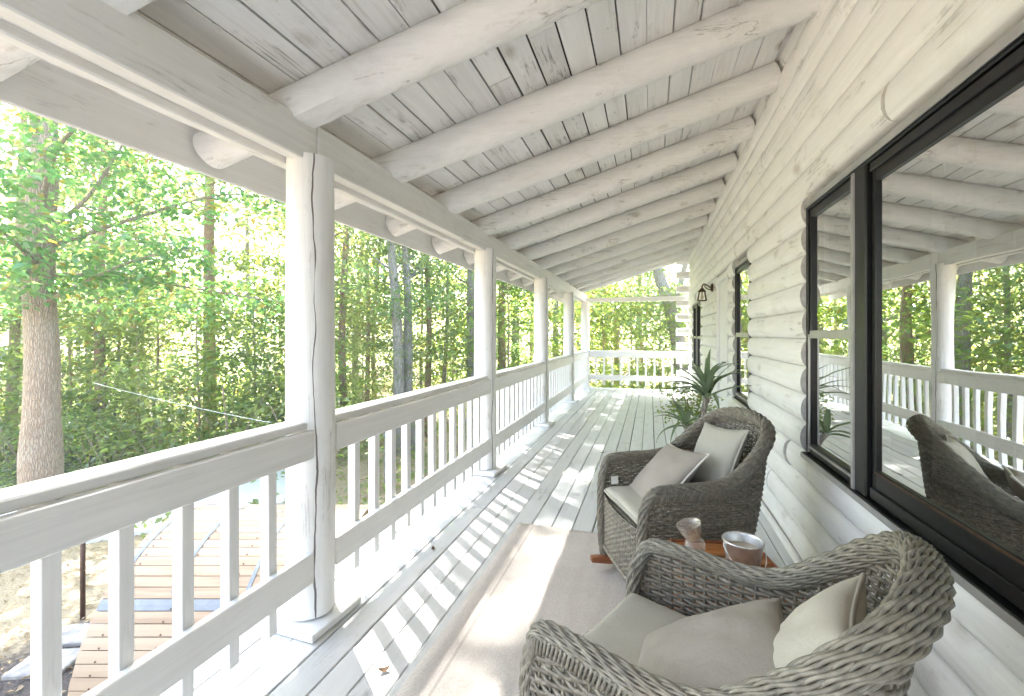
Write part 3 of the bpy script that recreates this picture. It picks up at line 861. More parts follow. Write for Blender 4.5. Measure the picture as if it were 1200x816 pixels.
    # seat deck
    b=MB(); b.box(-.225,.290,-.255,.255,.372,.392,bev=.005); b.build('seat_deck',M['wicker_dark'],ch)
    # rockers and legs
    for s_ in (1,-1):
        b=MB(); n=24; xs=np.linspace(-.44,.39,n); vs=[];fs=[]
        for i,xv in enumerate(xs):
            zc=.0125+.052*((xv+.02)/.46)**2*(.95 if xv<0 else .8)
            tip=1-.35*max(0,(abs(xv)-.34)/.08)
            for (dy,dz) in((-.017,0),(.017,0),(.017,.036*tip),(-.017,.036*tip)): vs.append((xv,s_*.235+dy,zc+dz))
        for i in range(n-1):
            for k in range(4): fs.append((i*4+k,i*4+(k+1)%4,(i+1)*4+(k+1)%4,(i+1)*4+k))
        fs+= [(0,3,2,1),tuple((n-1)*4+k for k in range(4))]
        b.add(vs,fs); b.build('rocker',M['rocker'],ch)
        for xv in (.255,-.20):
            b=MB(); b.tube([(xv,s_*.235,.045),(xv,s_*.235,.25)],.017,10); b.build('leg',M['wicker_dark'],ch,smooth=True)
    b=MB(); b.tube([(-.12,-.235,.05),(-.12,.235,.05)],.012,8); b.build('stretcher',M['rocker'],ch,smooth=True)
    return ch
TILT=-R(2.5)
AF=math.atan2(-math.sin(R(25)),-math.cos(R(25))); AN=math.atan2(math.sin(R(25)),-math.cos(R(25)))
CF_=(.13,2.60,.010); CN_=(.090,1.262,.012)
ch1=build_chair(CF_,AF,'grey wicker rocking chair farther away, angled to the left with a white piped pillow')
ch2=copy_tree(ch1); ch2.location=CN_; ch2.rotation_euler=(0,TILT,AN)
ch2['label']='grey wicker rocking chair closest to the camera, cut off by the bottom of the photo'

def chair_pt(which,p):
    loc,a=(CF_,AF) if which==0 else (CN_,AN)
    c_,s_=math.cos(a),math.sin(a)
    return (loc[0]+c_*p[0]-s_*p[1], loc[1]+s_*p[0]+c_*p[1], loc[2]+p[2])

def pillow_mesh(w,h,t,n=34,pinch=.10,seed=0,box=False):
    b=MB(); vs=[];fs=[]
    def shape(u,v,sg):
        if box:
            e=(1-abs(u)**14)*(1-abs(v)**14); th=t*(.72+.28*(1-u*u)*(1-v*v))*(e**.35 if e>0 else 0)
        else:
            e=max(0,(1-u*u)*(1-v*v)); th=t*(e**.42)
        px=u*w/2*(1-pinch*(1-v*v)*abs(u)**2 ); py=v*h/2*(1-pinch*(1-u*u)*abs(v)**2)
        wr=.13*noise.noise(Vector((u*2.2+seed,v*2.2,sg)))+.04*noise.noise(Vector((u*6+seed,v*5,sg*2)))
        return (px,py,sg*th*(1+wr))
    def gu(i): 
        q=-1+2*i/n; return math.copysign(1-(1-abs(q))**1.5,q) if not box else math.copysign(1-(1-abs(q))**2.2,q)
    for sg in (1,-1):
        o=len(vs)
        for j in range(n+1):
            for i in range(n+1): vs.append(shape(gu(i),gu(j),sg))
        for j in range(n):
            for i in range(n):
                a=o+j*(n+1)+i; q=(a,a+1,a+n+2,a+n+1); fs.append(q if sg>0 else q[::-1])
    b.add(vs,fs)
    border=[]
    for k in range(4*n):
        s_,i=divmod(k,n); q=gu(i)
        u,v=[(q,-1),(1,q),(-q,1),(-1,-q)][s_]
        x_,y_,_=shape(u,v,1); border.append((x_,y_,0))
    return b,border
def place(o,which,p,rot):
    loc,a=(CF_,AF) if which==0 else (CN_,AN)
    Mx=Matrix.Translation(loc)@Matrix.Rotation(a,4,'Z')@(Matrix.Rotation(TILT,4,'Y') if which==1 else I4)@Matrix.Translation(p)@rot
    o.matrix_world=Mx
    o.location=Mx.to_translation(); o.rotation_euler=Mx.to_euler()
def weld(o):
    import bmesh
    bm=bmesh.new(); bm.from_mesh(o.data); bmesh.ops.remove_doubles(bm,verts=bm.verts,dist=.0004); bmesh.ops.recalc_face_normals(bm,faces=bm.faces); bm.to_mesh(o.data); bm.free()
def cushion(name,w,h,t,mat,which,p,rot,label,cat,seed,piping=None,box=False,pinch=.10,group=None):
    b,border=pillow_mesh(w,h,t,pinch=pinch,seed=seed,box=box)
    o=b.build(name,mat,smooth=True); weld(o); o.data.polygons.foreach_set('use_smooth',[True]*len(o.data.polygons))
    tag(o,label,cat,group)
    if piping:
        q=MB(); q.tube(border,.0062,6,closed=True); q.build('piping',piping,o,smooth=True)
    place(o,which,p,rot); return o
I4=Matrix.Identity(4)
for wh,lab in((0,'grey sage seat cushion on the farther wicker chair'),(1,'grey sage seat cushion on the nearest wicker chair')):
    o=cushion('seat_cushion',.52,.50,.046,M['sage'],wh,(.045,0,.440),I4,lab,'seat cushion',3+wh*5,M['sage'],box=True,pinch=.02,group='seat cushions')
    if wh==0:
        q=MB(); q.box(-.022,.022,-.001,.001,-.022,.022); t_=q.build('care_tag',M['pvc'],o); t_.location=(.205,-.235,.062); t_.rotation_euler=(R(8),0,R(12))
def leanback(tilt,spin,roll=0):   # pillow facing +x, leaning backwards
    return Matrix.Rotation(R(roll),4,'Z')@Matrix.Rotation(R(90-tilt),4,'Y')@Matrix.Rotation(R(spin),4,'Z')
cushion('throw_pillow',.37,.37,.062,M['sage'],0,(-.235,-.02,.665),leanback(24,5),'sage grey pillow against the back of the farther wicker chair','pillow',11,M['sage'])
cushion('throw_pillow',.41,.41,.062,M['taupe'],0,(.045,-.05,.570),leanback(46,8,-4),'taupe pillow with white piped edge on the farther wicker chair','pillow',23,M['piping'])
cushion('throw_pillow',.38,.38,.066,M['stone_cloth'],1,(-.225,-.01,.620),leanback(30,4),'pale stone pillow standing against the back of the nearest wicker chair','pillow',31,M['taupe'])
cushion('throw_pillow',.42,.42,.062,M['taupe'],1,(-.045,.035,.550),leanback(60,12,10),'taupe pillow lying slumped on the seat of the nearest wicker chair','pillow',47,None)

# ------------------------------------------------------------------ side table, bucket candle, glass
tx,ty,tz=.335,1.95,.432
t=empty('side_table',(tx,ty,.010),R(12),'small orange slatted wooden side table between the two wicker chairs','table')
for k in range(7):
    b=MB(); y=-.195+k*.062; b.box(-.20,.14,y,y+.054,tz-.022,tz,bev=.003); b.build('slat',M['teak'],t)
b=MB(); b.box(-.215,-.202,-.205,.245,tz-.05,tz+.004,bev=.003); b.box(.142,.155,-.205,.245,tz-.05,tz+.004,bev=.003); b.box(-.2015,.1415,-.218,-.205,tz-.05,tz+.002,bev=.003); b.box(-.2015,.1415,.2465,.258,tz-.05,tz+.002,bev=.003); b.build('frame',M['rocker'],t)
for sx_ in(-1,1):
    for sy_ in(-.175,.215):
        b=MB(); b.box(-.03+sx_*.145-.018,-.03+sx_*.145+.018,sy_-.018,sy_+.018,0,tz-.023,bev=.003); b.build('leg',M['teak'],t)
TZ=tz+.0105
bk=empty('bucket_candle',(.335,1.915,TZ),R(20),'galvanised metal bucket candle with cream wax on the side table','candle')
b=MB(); b.lathe([(0,.004),(.052,.004),(.055,0),(.058,.003),(.0765,.127),(.080,.130),(.082,.134),(.080,.138),(.076,.137),(.0735,.130),(.066,.075)],40); b.build('pail',M['galv'],bk,smooth=True)
b=MB(); b.lathe([(.0705,.102),(.06,.1035),(0,.104)],36); b.build('wax',M['wax'],bk,smooth=True)
hp=[(.083*math.cos(a),.083*math.sin(a)*.18-.085*math.sin(a)*.35,.118-.088*math.sin(a)) for a in np.linspace(0,math.pi,24)]
hp=[(.0845*math.cos(a),-.078*math.sin(a)-.006,.120-.085*math.sin(a)) for a in np.linspace(0,math.pi,24)]
b=MB(); b.tube(hp,.0022,6); b.build('handle',M['galv'],bk,smooth=True)
b=MB()
for s_ in(-1,1): b.box(s_*.079-.005,s_*.079+.005,-.010,.006,.108,.128,bev=.002)
b.build('ear',M['galv'],bk); bk.scale=(.90,.90,.98)
jg=empty('glass_jar',(.185,2.005,TZ),0,'small clear waisted glass jar tipped over beside the bucket on the side table','jar')
jg.rotation_euler=(R(6),R(-17),0)
b=MB(); b.lathe([(0,.006),(.030,.006),(.036,.012),(.040,.030),(.038,.050),(.030,.062),(.034,.074),(.042,.095),(.047,.122),(.049,.126),(.046,.126),(.040,.096),(.031,.074),(.027,.063)],32); b.build('glass_wall',M['jar'],jg,smooth=True)
b=MB(); b.lathe([(0,.062),(.024,.062),(.026,.066),(.022,.070),(0,.070)],24); b.build('tealight',M['wax'],jg,smooth=True)
jg.location.z=TZ+.009
b=MB(); b.lathe([(0,0),(.040,0),(.044,.004),(.044,.012),(.040,.016),(0,.016)],28); 
o=tag(b.build('wood_coaster',M['wax'],smooth=False,loc=(.195,2.0,TZ)),'pale round coaster under the glass jar','coaster')
jg.location.z=TZ+.022

# ------------------------------------------------------------------ leaf tools
def leaf_arrays(P,D,Nn,size,asp=.55,fold=.18):
    """P base, D direction (unit), Nn normal; two triangles per leaf"""
    n=len(P); S=np.cross(D,Nn); S/=np.maximum(np.linalg.norm(S,axis=1,keepdims=True),1e-9)
    sz=size[:,None]
    a=P; tip=P+D*sz; l=P+D*sz*.45+S*sz*asp*.5+Nn*sz*fold; r=P+D*sz*.45-S*sz*asp*.5+Nn*sz*fold
    V=np.stack([a,r,tip,l],1).reshape(-1,3)
    F=np.arange(n*4).reshape(n,4)
    F3=np.concatenate([F[:,[0,1,2]],F[:,[0,2,3]]],1).reshape(-1,3)
    return V,F3
def mesh_from(V,F,name,mat):
    me=bpy.data.meshes.new(name)
    me.vertices.add(len(V)); me.vertices.foreach_set('co',V.astype(np.float32).ravel())
    k=F.shape[1]; me.loops.add(F.size); me.loops.foreach_set('vertex_index',F.astype(np.int32).ravel())
    me.polygons.add(len(F)); me.polygons.foreach_set('loop_start',np.arange(0,F.size,k,dtype=np.int32)); me.polygons.foreach_set('loop_total',np.full(len(F),k,dtype=np.int32))
    me.materials.append(mat); me.update(calc_edges=True); me.validate(); return me
def unit(v): return v/np.maximum(np.linalg.norm(v,axis=-1,keepdims=True),1e-9)
def foliage(centres,radii,per,leaf,rg,flatten=.35,droop=.35,jit=.35):
    """layered leaf sprays round the given cluster centres"""
    Ps=[];
    for c_,r_ in zip(centres,radii):
        n=max(4,int(per*(r_/.8)**2)); th=rg.uniform(0,2*np.pi,n); rr=r_*np.sqrt(rg.uniform(0,1,n))
        z=rg.normal(0,r_*flatten*.5,n)-.18*rr*rr/r_
        Ps.append(np.stack([c_[0]+rr*np.cos(th),c_[1]+rr*np.sin(th),c_[2]+z],1))
    P=np.vstack(Ps); n=len(P)
    D=rg.normal(0,1,(n,3)); D[:,2]=D[:,2]*.35-droop; D=unit(D)
    Nn=rg.normal(0,jit,(n,3)); Nn[:,2]+=1; Nn=unit(Nn-D*(Nn*D).sum(1,keepdims=True))
    size=leaf*rg.uniform(.65,1.25,n)
    return leaf_arrays(P,D,Nn,size)
def trunk_path(h,lean,seed,n=14,wob=.12):
    pts=[]
    for i in range(n+1):
        t=i/n
        pts.append((lean[0]*t*h+wob*noise.noise(Vector((seed,t*2.6,0)))*h*.12, lean[1]*t*h+wob*noise.noise(Vector((seed+7,t*2.6,3)))*h*.12, t*h))
    return np.array(pts)
def trunk_mesh(b,path,r0,r1,seg=12,flare=1.25):
    n=len(path); t=np.linspace(0,1,n); r=r0+(r1-r0)*t; r*=1+(flare-1)*np.exp(-t*16)
    b.tube(path,r,seg)

# ------------------------------------------------------------------ ground
GZ=-2.0
def gmat():
    m,nt,out=newmat('forest_floor')
    tc=N(nt,'ShaderNodeTexCoord')
    n1=N(nt,'ShaderNodeTexNoise',Scale=.35,Detail=5.0); L(nt,tc.outputs['Object'],n1.inputs[0])
    n2=N(nt,'ShaderNodeTexNoise',Scale=9.0,Detail=8.0,Roughness=.75); L(nt,tc.outputs['Object'],n2.inputs[0])
    n3=N(nt,'ShaderNodeTexNoise',Scale=38.0,Detail=4.0); L(nt,tc.outputs['Object'],n3.inputs[0])
    litter=mixc(nt,ramp(nt,n2.outputs[0],.35,.65),(.13,.085,.05),(.30,.21,.13))
    green=mixc(nt,n2.outputs[0],(.08,.12,.035),(.16,.20,.06))
    c=mixc(nt,ramp(nt,n1.outputs[0],.45,.6),litter,green)
    # straw over the near bank, dark mulch against the porch
    sx=N(nt,'ShaderNodeSeparateXYZ'); L(nt,tc.outputs['Object'],sx.inputs[0])
    dist=math_(nt,'ADD',math_(nt,'ADD',sx.outputs[0],math_(nt,'MULTIPLY',n1.outputs[0],1.6)),math_(nt,'MULTIPLY',n2.outputs[0],.7))
    straw=mixc(nt,ramp(nt,n3.outputs[0],.3,.7),(.34,.245,.14),(.54,.43,.28))
    mulch=mixc(nt,ramp(nt,n3.outputs[0],.35,.65),(.035,.028,.024),(.13,.10,.085))
    c=mixc(nt,ramp(nt,math_(nt,'MULTIPLY',math_(nt,'ADD',dist,12.4),.5),.4,.7),c,straw)
    mk=ramp(nt,math_(nt,'MULTIPLY',math_(nt,'ADD',dist,6.2),.5),.40,.55)
    mk=math_(nt,'MULTIPLY',mk,ramp(nt,math_(nt,'ADD',math_(nt,'MULTIPLY',sx.outputs[1],.1),math_(nt,'MULTIPLY',n1.outputs[0],.2)),.50,.58,(1,1,1),(0,0,0)))
    c=mixc(nt,mk,c,mulch)
    h=math_(nt,'ADD',n2.outputs[0],math_(nt,'MULTIPLY',n3.outputs[0],.5))
    principled(nt,out,c,.95,h,.9,.05); return m
n=120; xs=np.linspace(-1,1,n+1); xs=np.sign(xs)*(np.abs(xs)**2.2)*160
GX,GY=np.meshgrid(xs-4,xs+8); Z=np.zeros_like(GX)
for j in range(n+1):
    for i in range(n+1):
        x_,y_=GX[j,i],GY[j,i]; d_=max(0,-x_-12); 
        Z[j,i]=GZ+.05*noise.noise(Vector((x_*.5,y_*.5,0)))*min(1,max(0,(abs(x_+1)-2)/4))+.012*d_+.5*noise.noise(Vector((x_*.05,y_*.05,2)))*min(1,max(0,(math.hypot(x_,y_-4)-14)/20))
V=np.stack([GX.ravel(),GY.ravel(),Z.ravel()],1); A=np.arange((n+1)*(n+1)).reshape(n+1,n+1)
F=np.stack([A[:-1,:-1],A[:-1,1:],A[1:,1:],A[1:,:-1]],-1).reshape(-1,4)
me=mesh_from(V,F,'ground',gmat()); o=bpy.data.objects.new('ground',me); COL.objects.link(o); struct(o)
def gz(x_,y_):
    d_=max(0,-x_-12)
    return GZ+.05*noise.noise(Vector((x_*.5,y_*.5,0)))*min(1,max(0,(abs(x_+1)-2)/4))+.012*d_+.5*noise.noise(Vector((x_*.05,y_*.05,2)))*min(1,max(0,(math.hypot(x_,y_-4)-14)/20))
# driveway slab
M['concrete']=plain('pale_concrete',(.72,.71,.68),.85,nscale=3,namp=.06,bstr=.1)
poly=[(r_*CR[0]+f_*CF[0],r_*CR[1]+f_*CF[1]) for r_,f_ in ((-4.5,9.05),(-5.3,8.2),(-6.8,7.4),(-9.5,6.2),(-15,4.4),(-22,3.0),(-22,6.0),(-15,7.4),(-11,8.6),(-7.7,9.7),(-5.6,11.2),(-4.8,11.0))]
b=MB(); b.add([(x_,y_,GZ+.06) for x_,y_ in poly]+[(x_,y_,GZ-.1) for x_,y_ in poly],[tuple(range(len(poly)))[::-1]]+[(i,(i+1)%len(poly),len(poly)+(i+1)%len(poly),len(poly)+i) for i in range(len(poly))])
struct(b.build('driveway',M['concrete']))

# lower wooden deck with a rounded end
def deck_plank_mat():
    m,nt,out=newmat('tan_cedar_plank')
    tc=N(nt,'ShaderNodeTexCoord'); geo=N(nt,'ShaderNodeNewGeometry'); k=N(nt,'ShaderNodeMapping'); k.inputs['Scale'].default_value=(1.6,26,26); L(nt,tc.outputs['Object'],k.inputs[0])
    nz=N(nt,'ShaderNodeTexNoise',Scale=1.0,Detail=6.0,Distortion=.6); L(nt,k.outputs[0],nz.inputs[0])
    c=mixc(nt,ramp(nt,nz.outputs[0],.35,.65),(.31,.205,.125),(.44,.315,.205))
    c=mixc(nt,geo.outputs['Random Per Island'],c,(.47,.355,.24))
    principled(nt,out,c,.7,nz.outputs[0],.3,.003); return m
M['plank']=deck_plank_mat(); M['grey_plank']=plain('weathered_grey_plank',(.24,.26,.28),.8,nscale=14)
BR=.95; b_r0,b_r1,b_f=-2.72,-1.20,3.75
bx_,by_=b_r0*CR[0]+b_f*CF[0],b_r0*CR[1]+b_f*CF[1]
BZ=-1.05
sau=empty('barrel_hut',(bx_,by_,BZ),CA,'round tan cedar barrel hut with thin grey straps, lying below the nearest railing bay','barrel hut')
BL=b_r1-b_r0; NST=84; GI=None
st=MB(); gs=MB()
for k in range(NST):
    a0=2*math.pi*k/NST+.004; a1=2*math.pi*(k+1)/NST-.001
    th=math.degrees((a0+a1)/2)           # measured from the side nearest the porch
    tgt=gs if abs(th-42.5)<2.2 else st
    x0_,x1_=random.uniform(-.004,.004),BL
    vs=[]
    for X_ in (x0_,x1_):
        for (rad,an) in ((BR,a0),(BR+.0015,(a0+a1)/2),(BR,a1),(BR-.035,a1),(BR-.035,a0)):
            vs.append((X_,-rad*math.cos(an),rad*math.sin(an)))
    tgt.add(vs,[(0,1,2,3,4)[::-1],(5,6,7,8,9)]+[(i,(i+1)%5,5+(i+1)%5,5+i) for i in range(5)])
st.build('staves',M['plank'],sau); gs.build('grey_stave',M['grey_plank'],sau)
nb=MB()
for k in range(NST):
    an=2*math.pi*(k+.18)/NST
    for xx in np.arange(.12,BL,.36):
        c_=(xx+random.uniform(-.01,.01),-(BR+.0015)*math.cos(an),(BR+.0015)*math.sin(an))
        nb.tube([c_,(c_[0],c_[1]*1.002,c_[2]*1.002)],.0065,6)
nb.build('nail_heads',M['bronze'],sau)['kind']='stuff'
for off in (.06,.455,.95):
    b=MB(); vs=[];fs=[]; n_=50
    for i in range(n_+1):
        an=R(45)+R(92)*i/n_
        for (dx,rad) in((-.014,BR+.002),(.014,BR+.002),(.014,BR+.0055),(-.014,BR+.0055)): vs.append((off+dx,-rad*math.cos(an),rad*math.sin(an)))
    for i in range(n_):
        for k in range(4): fs.append((i*4+k,i*4+(k+1)%4,(i+1)*4+(k+1)%4,(i+1)*4+k))
    b.add(vs,fs); b.build('strap',M['grey_plank'],sau)
for X_,nm in((.05,'end_wall'),(BL-.08,'end_wall')):
    b=MB(); hw=.0
    yv=-BR+.04
    while yv<BR-.05:
        y2=min(yv+.115,BR-.04); h_=math.sqrt(max(.0001,(BR-.037)**2-max(abs(yv),abs(y2))**2))
        b.box(X_,X_+.03,yv,y2-.004,-h_,h_); yv+=.115
    b.build(nm,M['plank'],sau)
for X_ in (.25,BL-.3):
    b=MB(); b.box(X_,X_+.08,-.62,.62,GZ-BZ-.05,-.74); b.build('cradle',M['plank'],sau)
M['paver']=plain('pale_flagstone',(.33,.30,.265),.9,nscale=9,namp=.35,bstr=.4)
for (r_,f_,w,d_,a,lab) in((-4.88,5.12,.50,.36,.45,'pale flat stepping stone on dark mulch, the farther of two beside the barrel hut'),(-4.72,4.68,.52,.38,.38,'pale flat stepping stone on dark mulch, the nearer of two beside the barrel hut')):
    x_,y_=r_*CR[0]+f_*CF[0],r_*CR[1]+f_*CF[1]
    b=MB(); b.box(-w/2,w/2,-d_/2,d_/2,-.03,.035,bev=.012); tag(b.build('stepping_stone',M['paver'],loc=(x_,y_,GZ+.0),rot=(0,0,a)),lab,'paving stone','stepping stones')
px_,py_=ground_at(97,5.43)
t=empty('iron_pole',(px_,py_,GZ),0,'thin dark iron pole standing in the straw beside the barrel hut','pole')
b=MB(); b.tube([(0,0,-.1),(0,0,1.16)],.026,10); b.build('shaft',M['bronze'],t,smooth=True)
b=MB(); b.lathe([(.026,1.16),(.034,1.165),(.034,1.185),(0,1.20)],10); b.build('finial',M['bronze'],t)
gx,gy=ground_at(456,9.9)
t=empty('garden_post',(gx,gy,GZ),R(20),'weathered grey square post in the yard behind the second railing bay','post')
b=MB(); b.box(-.09,.09,-.09,.09,-.1,1.17,bev=.01); b.build('shaft',M['bark_grey'],t); b=MB(); b.box(-.11,.11,-.11,.11,1.171,1.215,bev=.01); b.build('cap',M['grey_plank'],t)

# ------------------------------------------------------------------ trees
def sun_cap(x_,y_):      # keep crowns out of the light that reaches the floor
    return max(3.0,(-x_-.9)/.70*.93)
def big_tree():
    x_,y_=ground_at(48,7.6); rg=np.random.default_rng(3)
    t=empty('oak_tree',(x_,y_,gz(x_,y_)+1.45),0,'big forked oak with thick pale brown trunk, standing beyond the white driveway','tree')
    b=MB()
    main=np.array(catmull([(.02,0,-1.7),(0,0,-.1),(.0,.02,1.5),(-.05,0,2.8),(-.02,.02,4.0),(.05,.02,4.7)],24))
    r=np.interp(main[:,2],[0,.5,3,4.7],[.275,.235,.20,.19]); b.tube(main,r,20)
    f1=catmull([(.05,.02,4.4),(-.16,.05,5.6),(-.45,.1,7.4),(-.6,.2,9.4)],16); b.tube(f1,np.linspace(.155,.05,len(f1)),14)
    f2=catmull([(.05,.02,4.4),(.22,.0,5.6),(.40,-.1,7.2),(.8,-.1,9.2)],16); b.tube(f2,np.linspace(.13,.04,len(f2)),14)
    o=b.build('trunk',M['bark'],t,smooth=True)
    b=MB(); cents=[]
    limbs=[[(.05,.02,3.6),(.6,.3,4.2),(1.0,.6,5.2),(1.3,.9,6.2)],[(0,0,2.4),(.7,.1,2.7),(1.7,.3,3.1),(2.6,.6,3.3)],[(0,0,2.7),(-.5,-.6,3.0),(-1.2,-1.4,3.4)],[(0,0,3.0),(.5,-.7,3.4),(1.0,-1.6,3.7)],
           [(0,0,3.3),(.9,.9,4.0),(2.0,1.6,4.5),(2.9,2.2,4.5)],[(-.02,0,1.85),(-.22,.1,2.0),(-.45,.12,2.35)],[(0,0,1.8),(.14,.0,2.1),(.18,.1,2.6)],[(0,0,3.8),(.9,-.3,4.7),(2.1,-.3,5.2),(3.0,.2,5.2)],[(0,0,2.9),(.8,.7,2.9),(1.9,1.5,2.7),(2.9,2.4,2.5)]]
    for l in limbs:
        P=catmull(l,12); b.tube(P,np.linspace(.042,.007,len(P)),8)
    b.build('limbs',M['bark'],t,smooth=True)
    C=[];Rr=[]
    for l in limbs[:5]+limbs[7:]:
        P=catmull(l,10)
        for q in P[3:]:
            for _ in range(3): C.append(q+rg.normal(0,.38,3)*np.array([1,1,.6])); Rr.append(rg.uniform(.30,.62))
    for _ in range(175):
        a=rg.uniform(0,2*np.pi); rr=3.3*math.sqrt(rg.uniform(.03,1)); z=rg.uniform(2.3,9.6)
        rr*=min(1,.45+.14*(z-1.5)) if z<5 else max(.4,1-(z-5)/9)
        C.append(np.array([rr*math.cos(a),rr*math.sin(a),z])); Rr.append(rg.uniform(.35,.75))
    V,F=foliage(C,Rr,62,.15,rg,.26,.45)
    me=mesh_from(V,F,'crown',M['leaf_oak']); o=bpy.data.objects.new('crown',me); COL.objects.link(o); o.parent=t
big_tree()

# prototype crowns for woodland trees
def crown_mesh(seed,h,z0,rmax,ncl,per,leaf,mat,shape='round'):
    rg=np.random.default_rng(seed); C=[];Rr=[]
    for _ in range(ncl):
        q=rg.uniform(0,1); z=z0+(h-z0)*q; a=rg.uniform(0,2*np.pi)
        env=(math.sin(math.pi*min(1,.12+q*.88))**.6)
        rr=rmax*env*math.sqrt(rg.uniform(.02,1)); C.append(np.array([rr*math.cos(a),rr*math.sin(a),z])); Rr.append(rg.uniform(.32,1.0))
    V,F=foliage(C,Rr,per,leaf,rg,.26,.4)
    return mesh_from(V,F,'crown',mat)
protos=[crown_mesh(11,11,2.0,1.9,100,52,.15,M['leaf_light']),crown_mesh(12,12,3.6,2.2,115,54,.15,M['leaf_mid']),
        crown_mesh(13,10,.6,1.7,95,52,.14,M['leaf_light']),crown_mesh(14,13,3.2,2.4,125,54,.16,M['leaf_mid'])]
ph=[11,12,10,13]
def tree(x_,y_,h,r0,lean,bk,kind,label,group=None,name='forest_tree',seed=0,crown=True,crs=1.0):
    z_=gz(x_,y_)-.05
    t=empty(name,(x_,y_,z_),0,label,'tree',group)
    b=MB(); P=trunk_path(h,lean,seed); trunk_mesh(b,P,r0,r0*.35)
    rg=np.random.default_rng(seed+100)
    for k in range(6):
        i=int(rg.integers(5,13)); a=rg.uniform(0,6.28); ln=rg.uniform(.5,1.3); p0=P[i]
        b.tube([p0,p0+np.array([math.cos(a)*ln*.5,math.sin(a)*ln*.5,ln*.25]),p0+np.array([math.cos(a)*ln,math.sin(a)*ln,ln*.65])],[r0*.28,r0*.18,.012],6)
    b.build('trunk',M[bk],t,smooth=True)
    if crown:
        o=bpy.data.objects.new('crown',protos[kind]); COL.objects.link(o); o.parent=t
        s=h/ph[kind]; o.scale=(s*crs,s*crs,s); o.rotation_euler=(0,0,rg.uniform(0,6.28)); o.location=(lean[0]*h*.55,lean[1]*h*.55,.25)
    return t
# trunks one can tell apart: px at the photo, distance, radius, lean, bark, kind, label
SP=[(121,12.5,.13,(0,0),'bark_red',0,'slim tan trunked tree just right of the big forked oak'),
    (107,15.5,.09,(.0,.0),'bark_grey',2,'thin dark grey trunk close beside the slim tan one'),
    (246,15.0,.19,(.0,.0),'bark_red',1,'straight reddish pine trunk in the gap left of the thick near post'),
    (288,18.0,.10,(.01,0),'bark_grey',0,'thin grey trunk just right of the straight reddish pine'),
    (405,14.0,.12,(.0,.0),'bark_red',3,'slim straight brown trunk just right of the thick near post'),
    (466,13.0,.17,(-.03,-.012),'bark_grey',1,'grey leaning trunk, left one of a close leaning pair'),
    (479,13.4,.18,(-.03,-.010),'bark_grey',3,'grey leaning trunk, right one of a close leaning pair'),
    (502,15.0,.11,(.0,.0),'bark_red',0,'thin reddish trunk right of the close leaning grey pair'),
    (441,19.0,.09,(.02,0),'bark_red',2,'thin reddish sapling trunk left of the close leaning grey pair'),
    (522,16.0,.09,(.02,.02),'bark_grey',2,'thin grey trunk seen just left of the second post'),
    (552,15.0,.17,(.0,.0),'bark_grey',3,'dark trunk hugging the left edge of the second post'),
    (588,15.5,.18,(.0,.0),'bark_red',1,'reddish trunk in the gap between second and third posts'),
    (604,17.0,.20,(-.005,0),'bark_grey',3,'grey brown trunk next to the reddish one between second and third posts'),
    (651,17.0,.16,(.0,.0),'bark_grey',1,'dark trunk in the gap between third and fourth posts'),
    (722,19.0,.13,(.0,.0),'bark_red',3,'thin brown trunk above the end railing'),
    (15,13,.14,(.03,.02),'bark',1,'leaning brown trunk at the extreme left edge of the woods')]
for i,(px,d_,r_,ln,bk,kd,lab) in enumerate(SP):
    x_,y_=ground_at(px,d_); h=min(13.5,max(7.5,sun_cap(x_,y_))) if y_<19 else 12.5
    h={2:22.4,3:23.2,4:15.4,5:12.1,7:12.4,8:16,10:14,0:18.4}.get(i,h)
    tree(x_-ln[0]*2.2,y_-ln[1]*2.2,h,r_,ln,bk,kd,lab,seed=i*7+3,crs=1.15 if i in(2,3) else .95)
# leaning tree by the far end of the cabin
x_,y_=ground_at(803,15.5)
t=empty('leaning_tree',(x_,y_,gz(x_,y_)+.85),0,'thick grey leaning trunk beyond the end railing beside the cabin corner','tree')
b=MB(); P=catmull([(.04,0,-1.0),(0,0,0),(-.12,0,1.6),(-.42,.1,3.2),(-.95,.2,5.0),(-1.3,.3,7.5)],22); b.tube(P,np.linspace(.34,.13,len(P)),14)
b.tube(catmull([(-.42,.1,3.1),(-.2,.1,4.0),(.1,.2,5.2)],10),.09,10); b.build('trunk',M['bark_grey'],t,smooth=True)
o=bpy.data.objects.new('crown',protos[1]); COL.objects.link(o); o.parent=t; o.scale=(1.05,1.05,.62); o.location=(-.8,.2,1.4)

def bank_cap(x_,y_):
    best=99
    for (qx,qy) in((-4,3),(-6.5,3.4),(-8,4.5),(-7.5,7),(-9.5,5.5),(-11,4.4),(-5,5.5)):
        vx,vy=x_-qx,y_-qy; t_=vx*SUNX+vy*SUNY; off=abs(vx*SUNY-vy*SUNX)
        if t_>0 and off<1.9: best=min(best,t_*1.11*.86)
    return best
SUNX,SUNY=-.769,.639
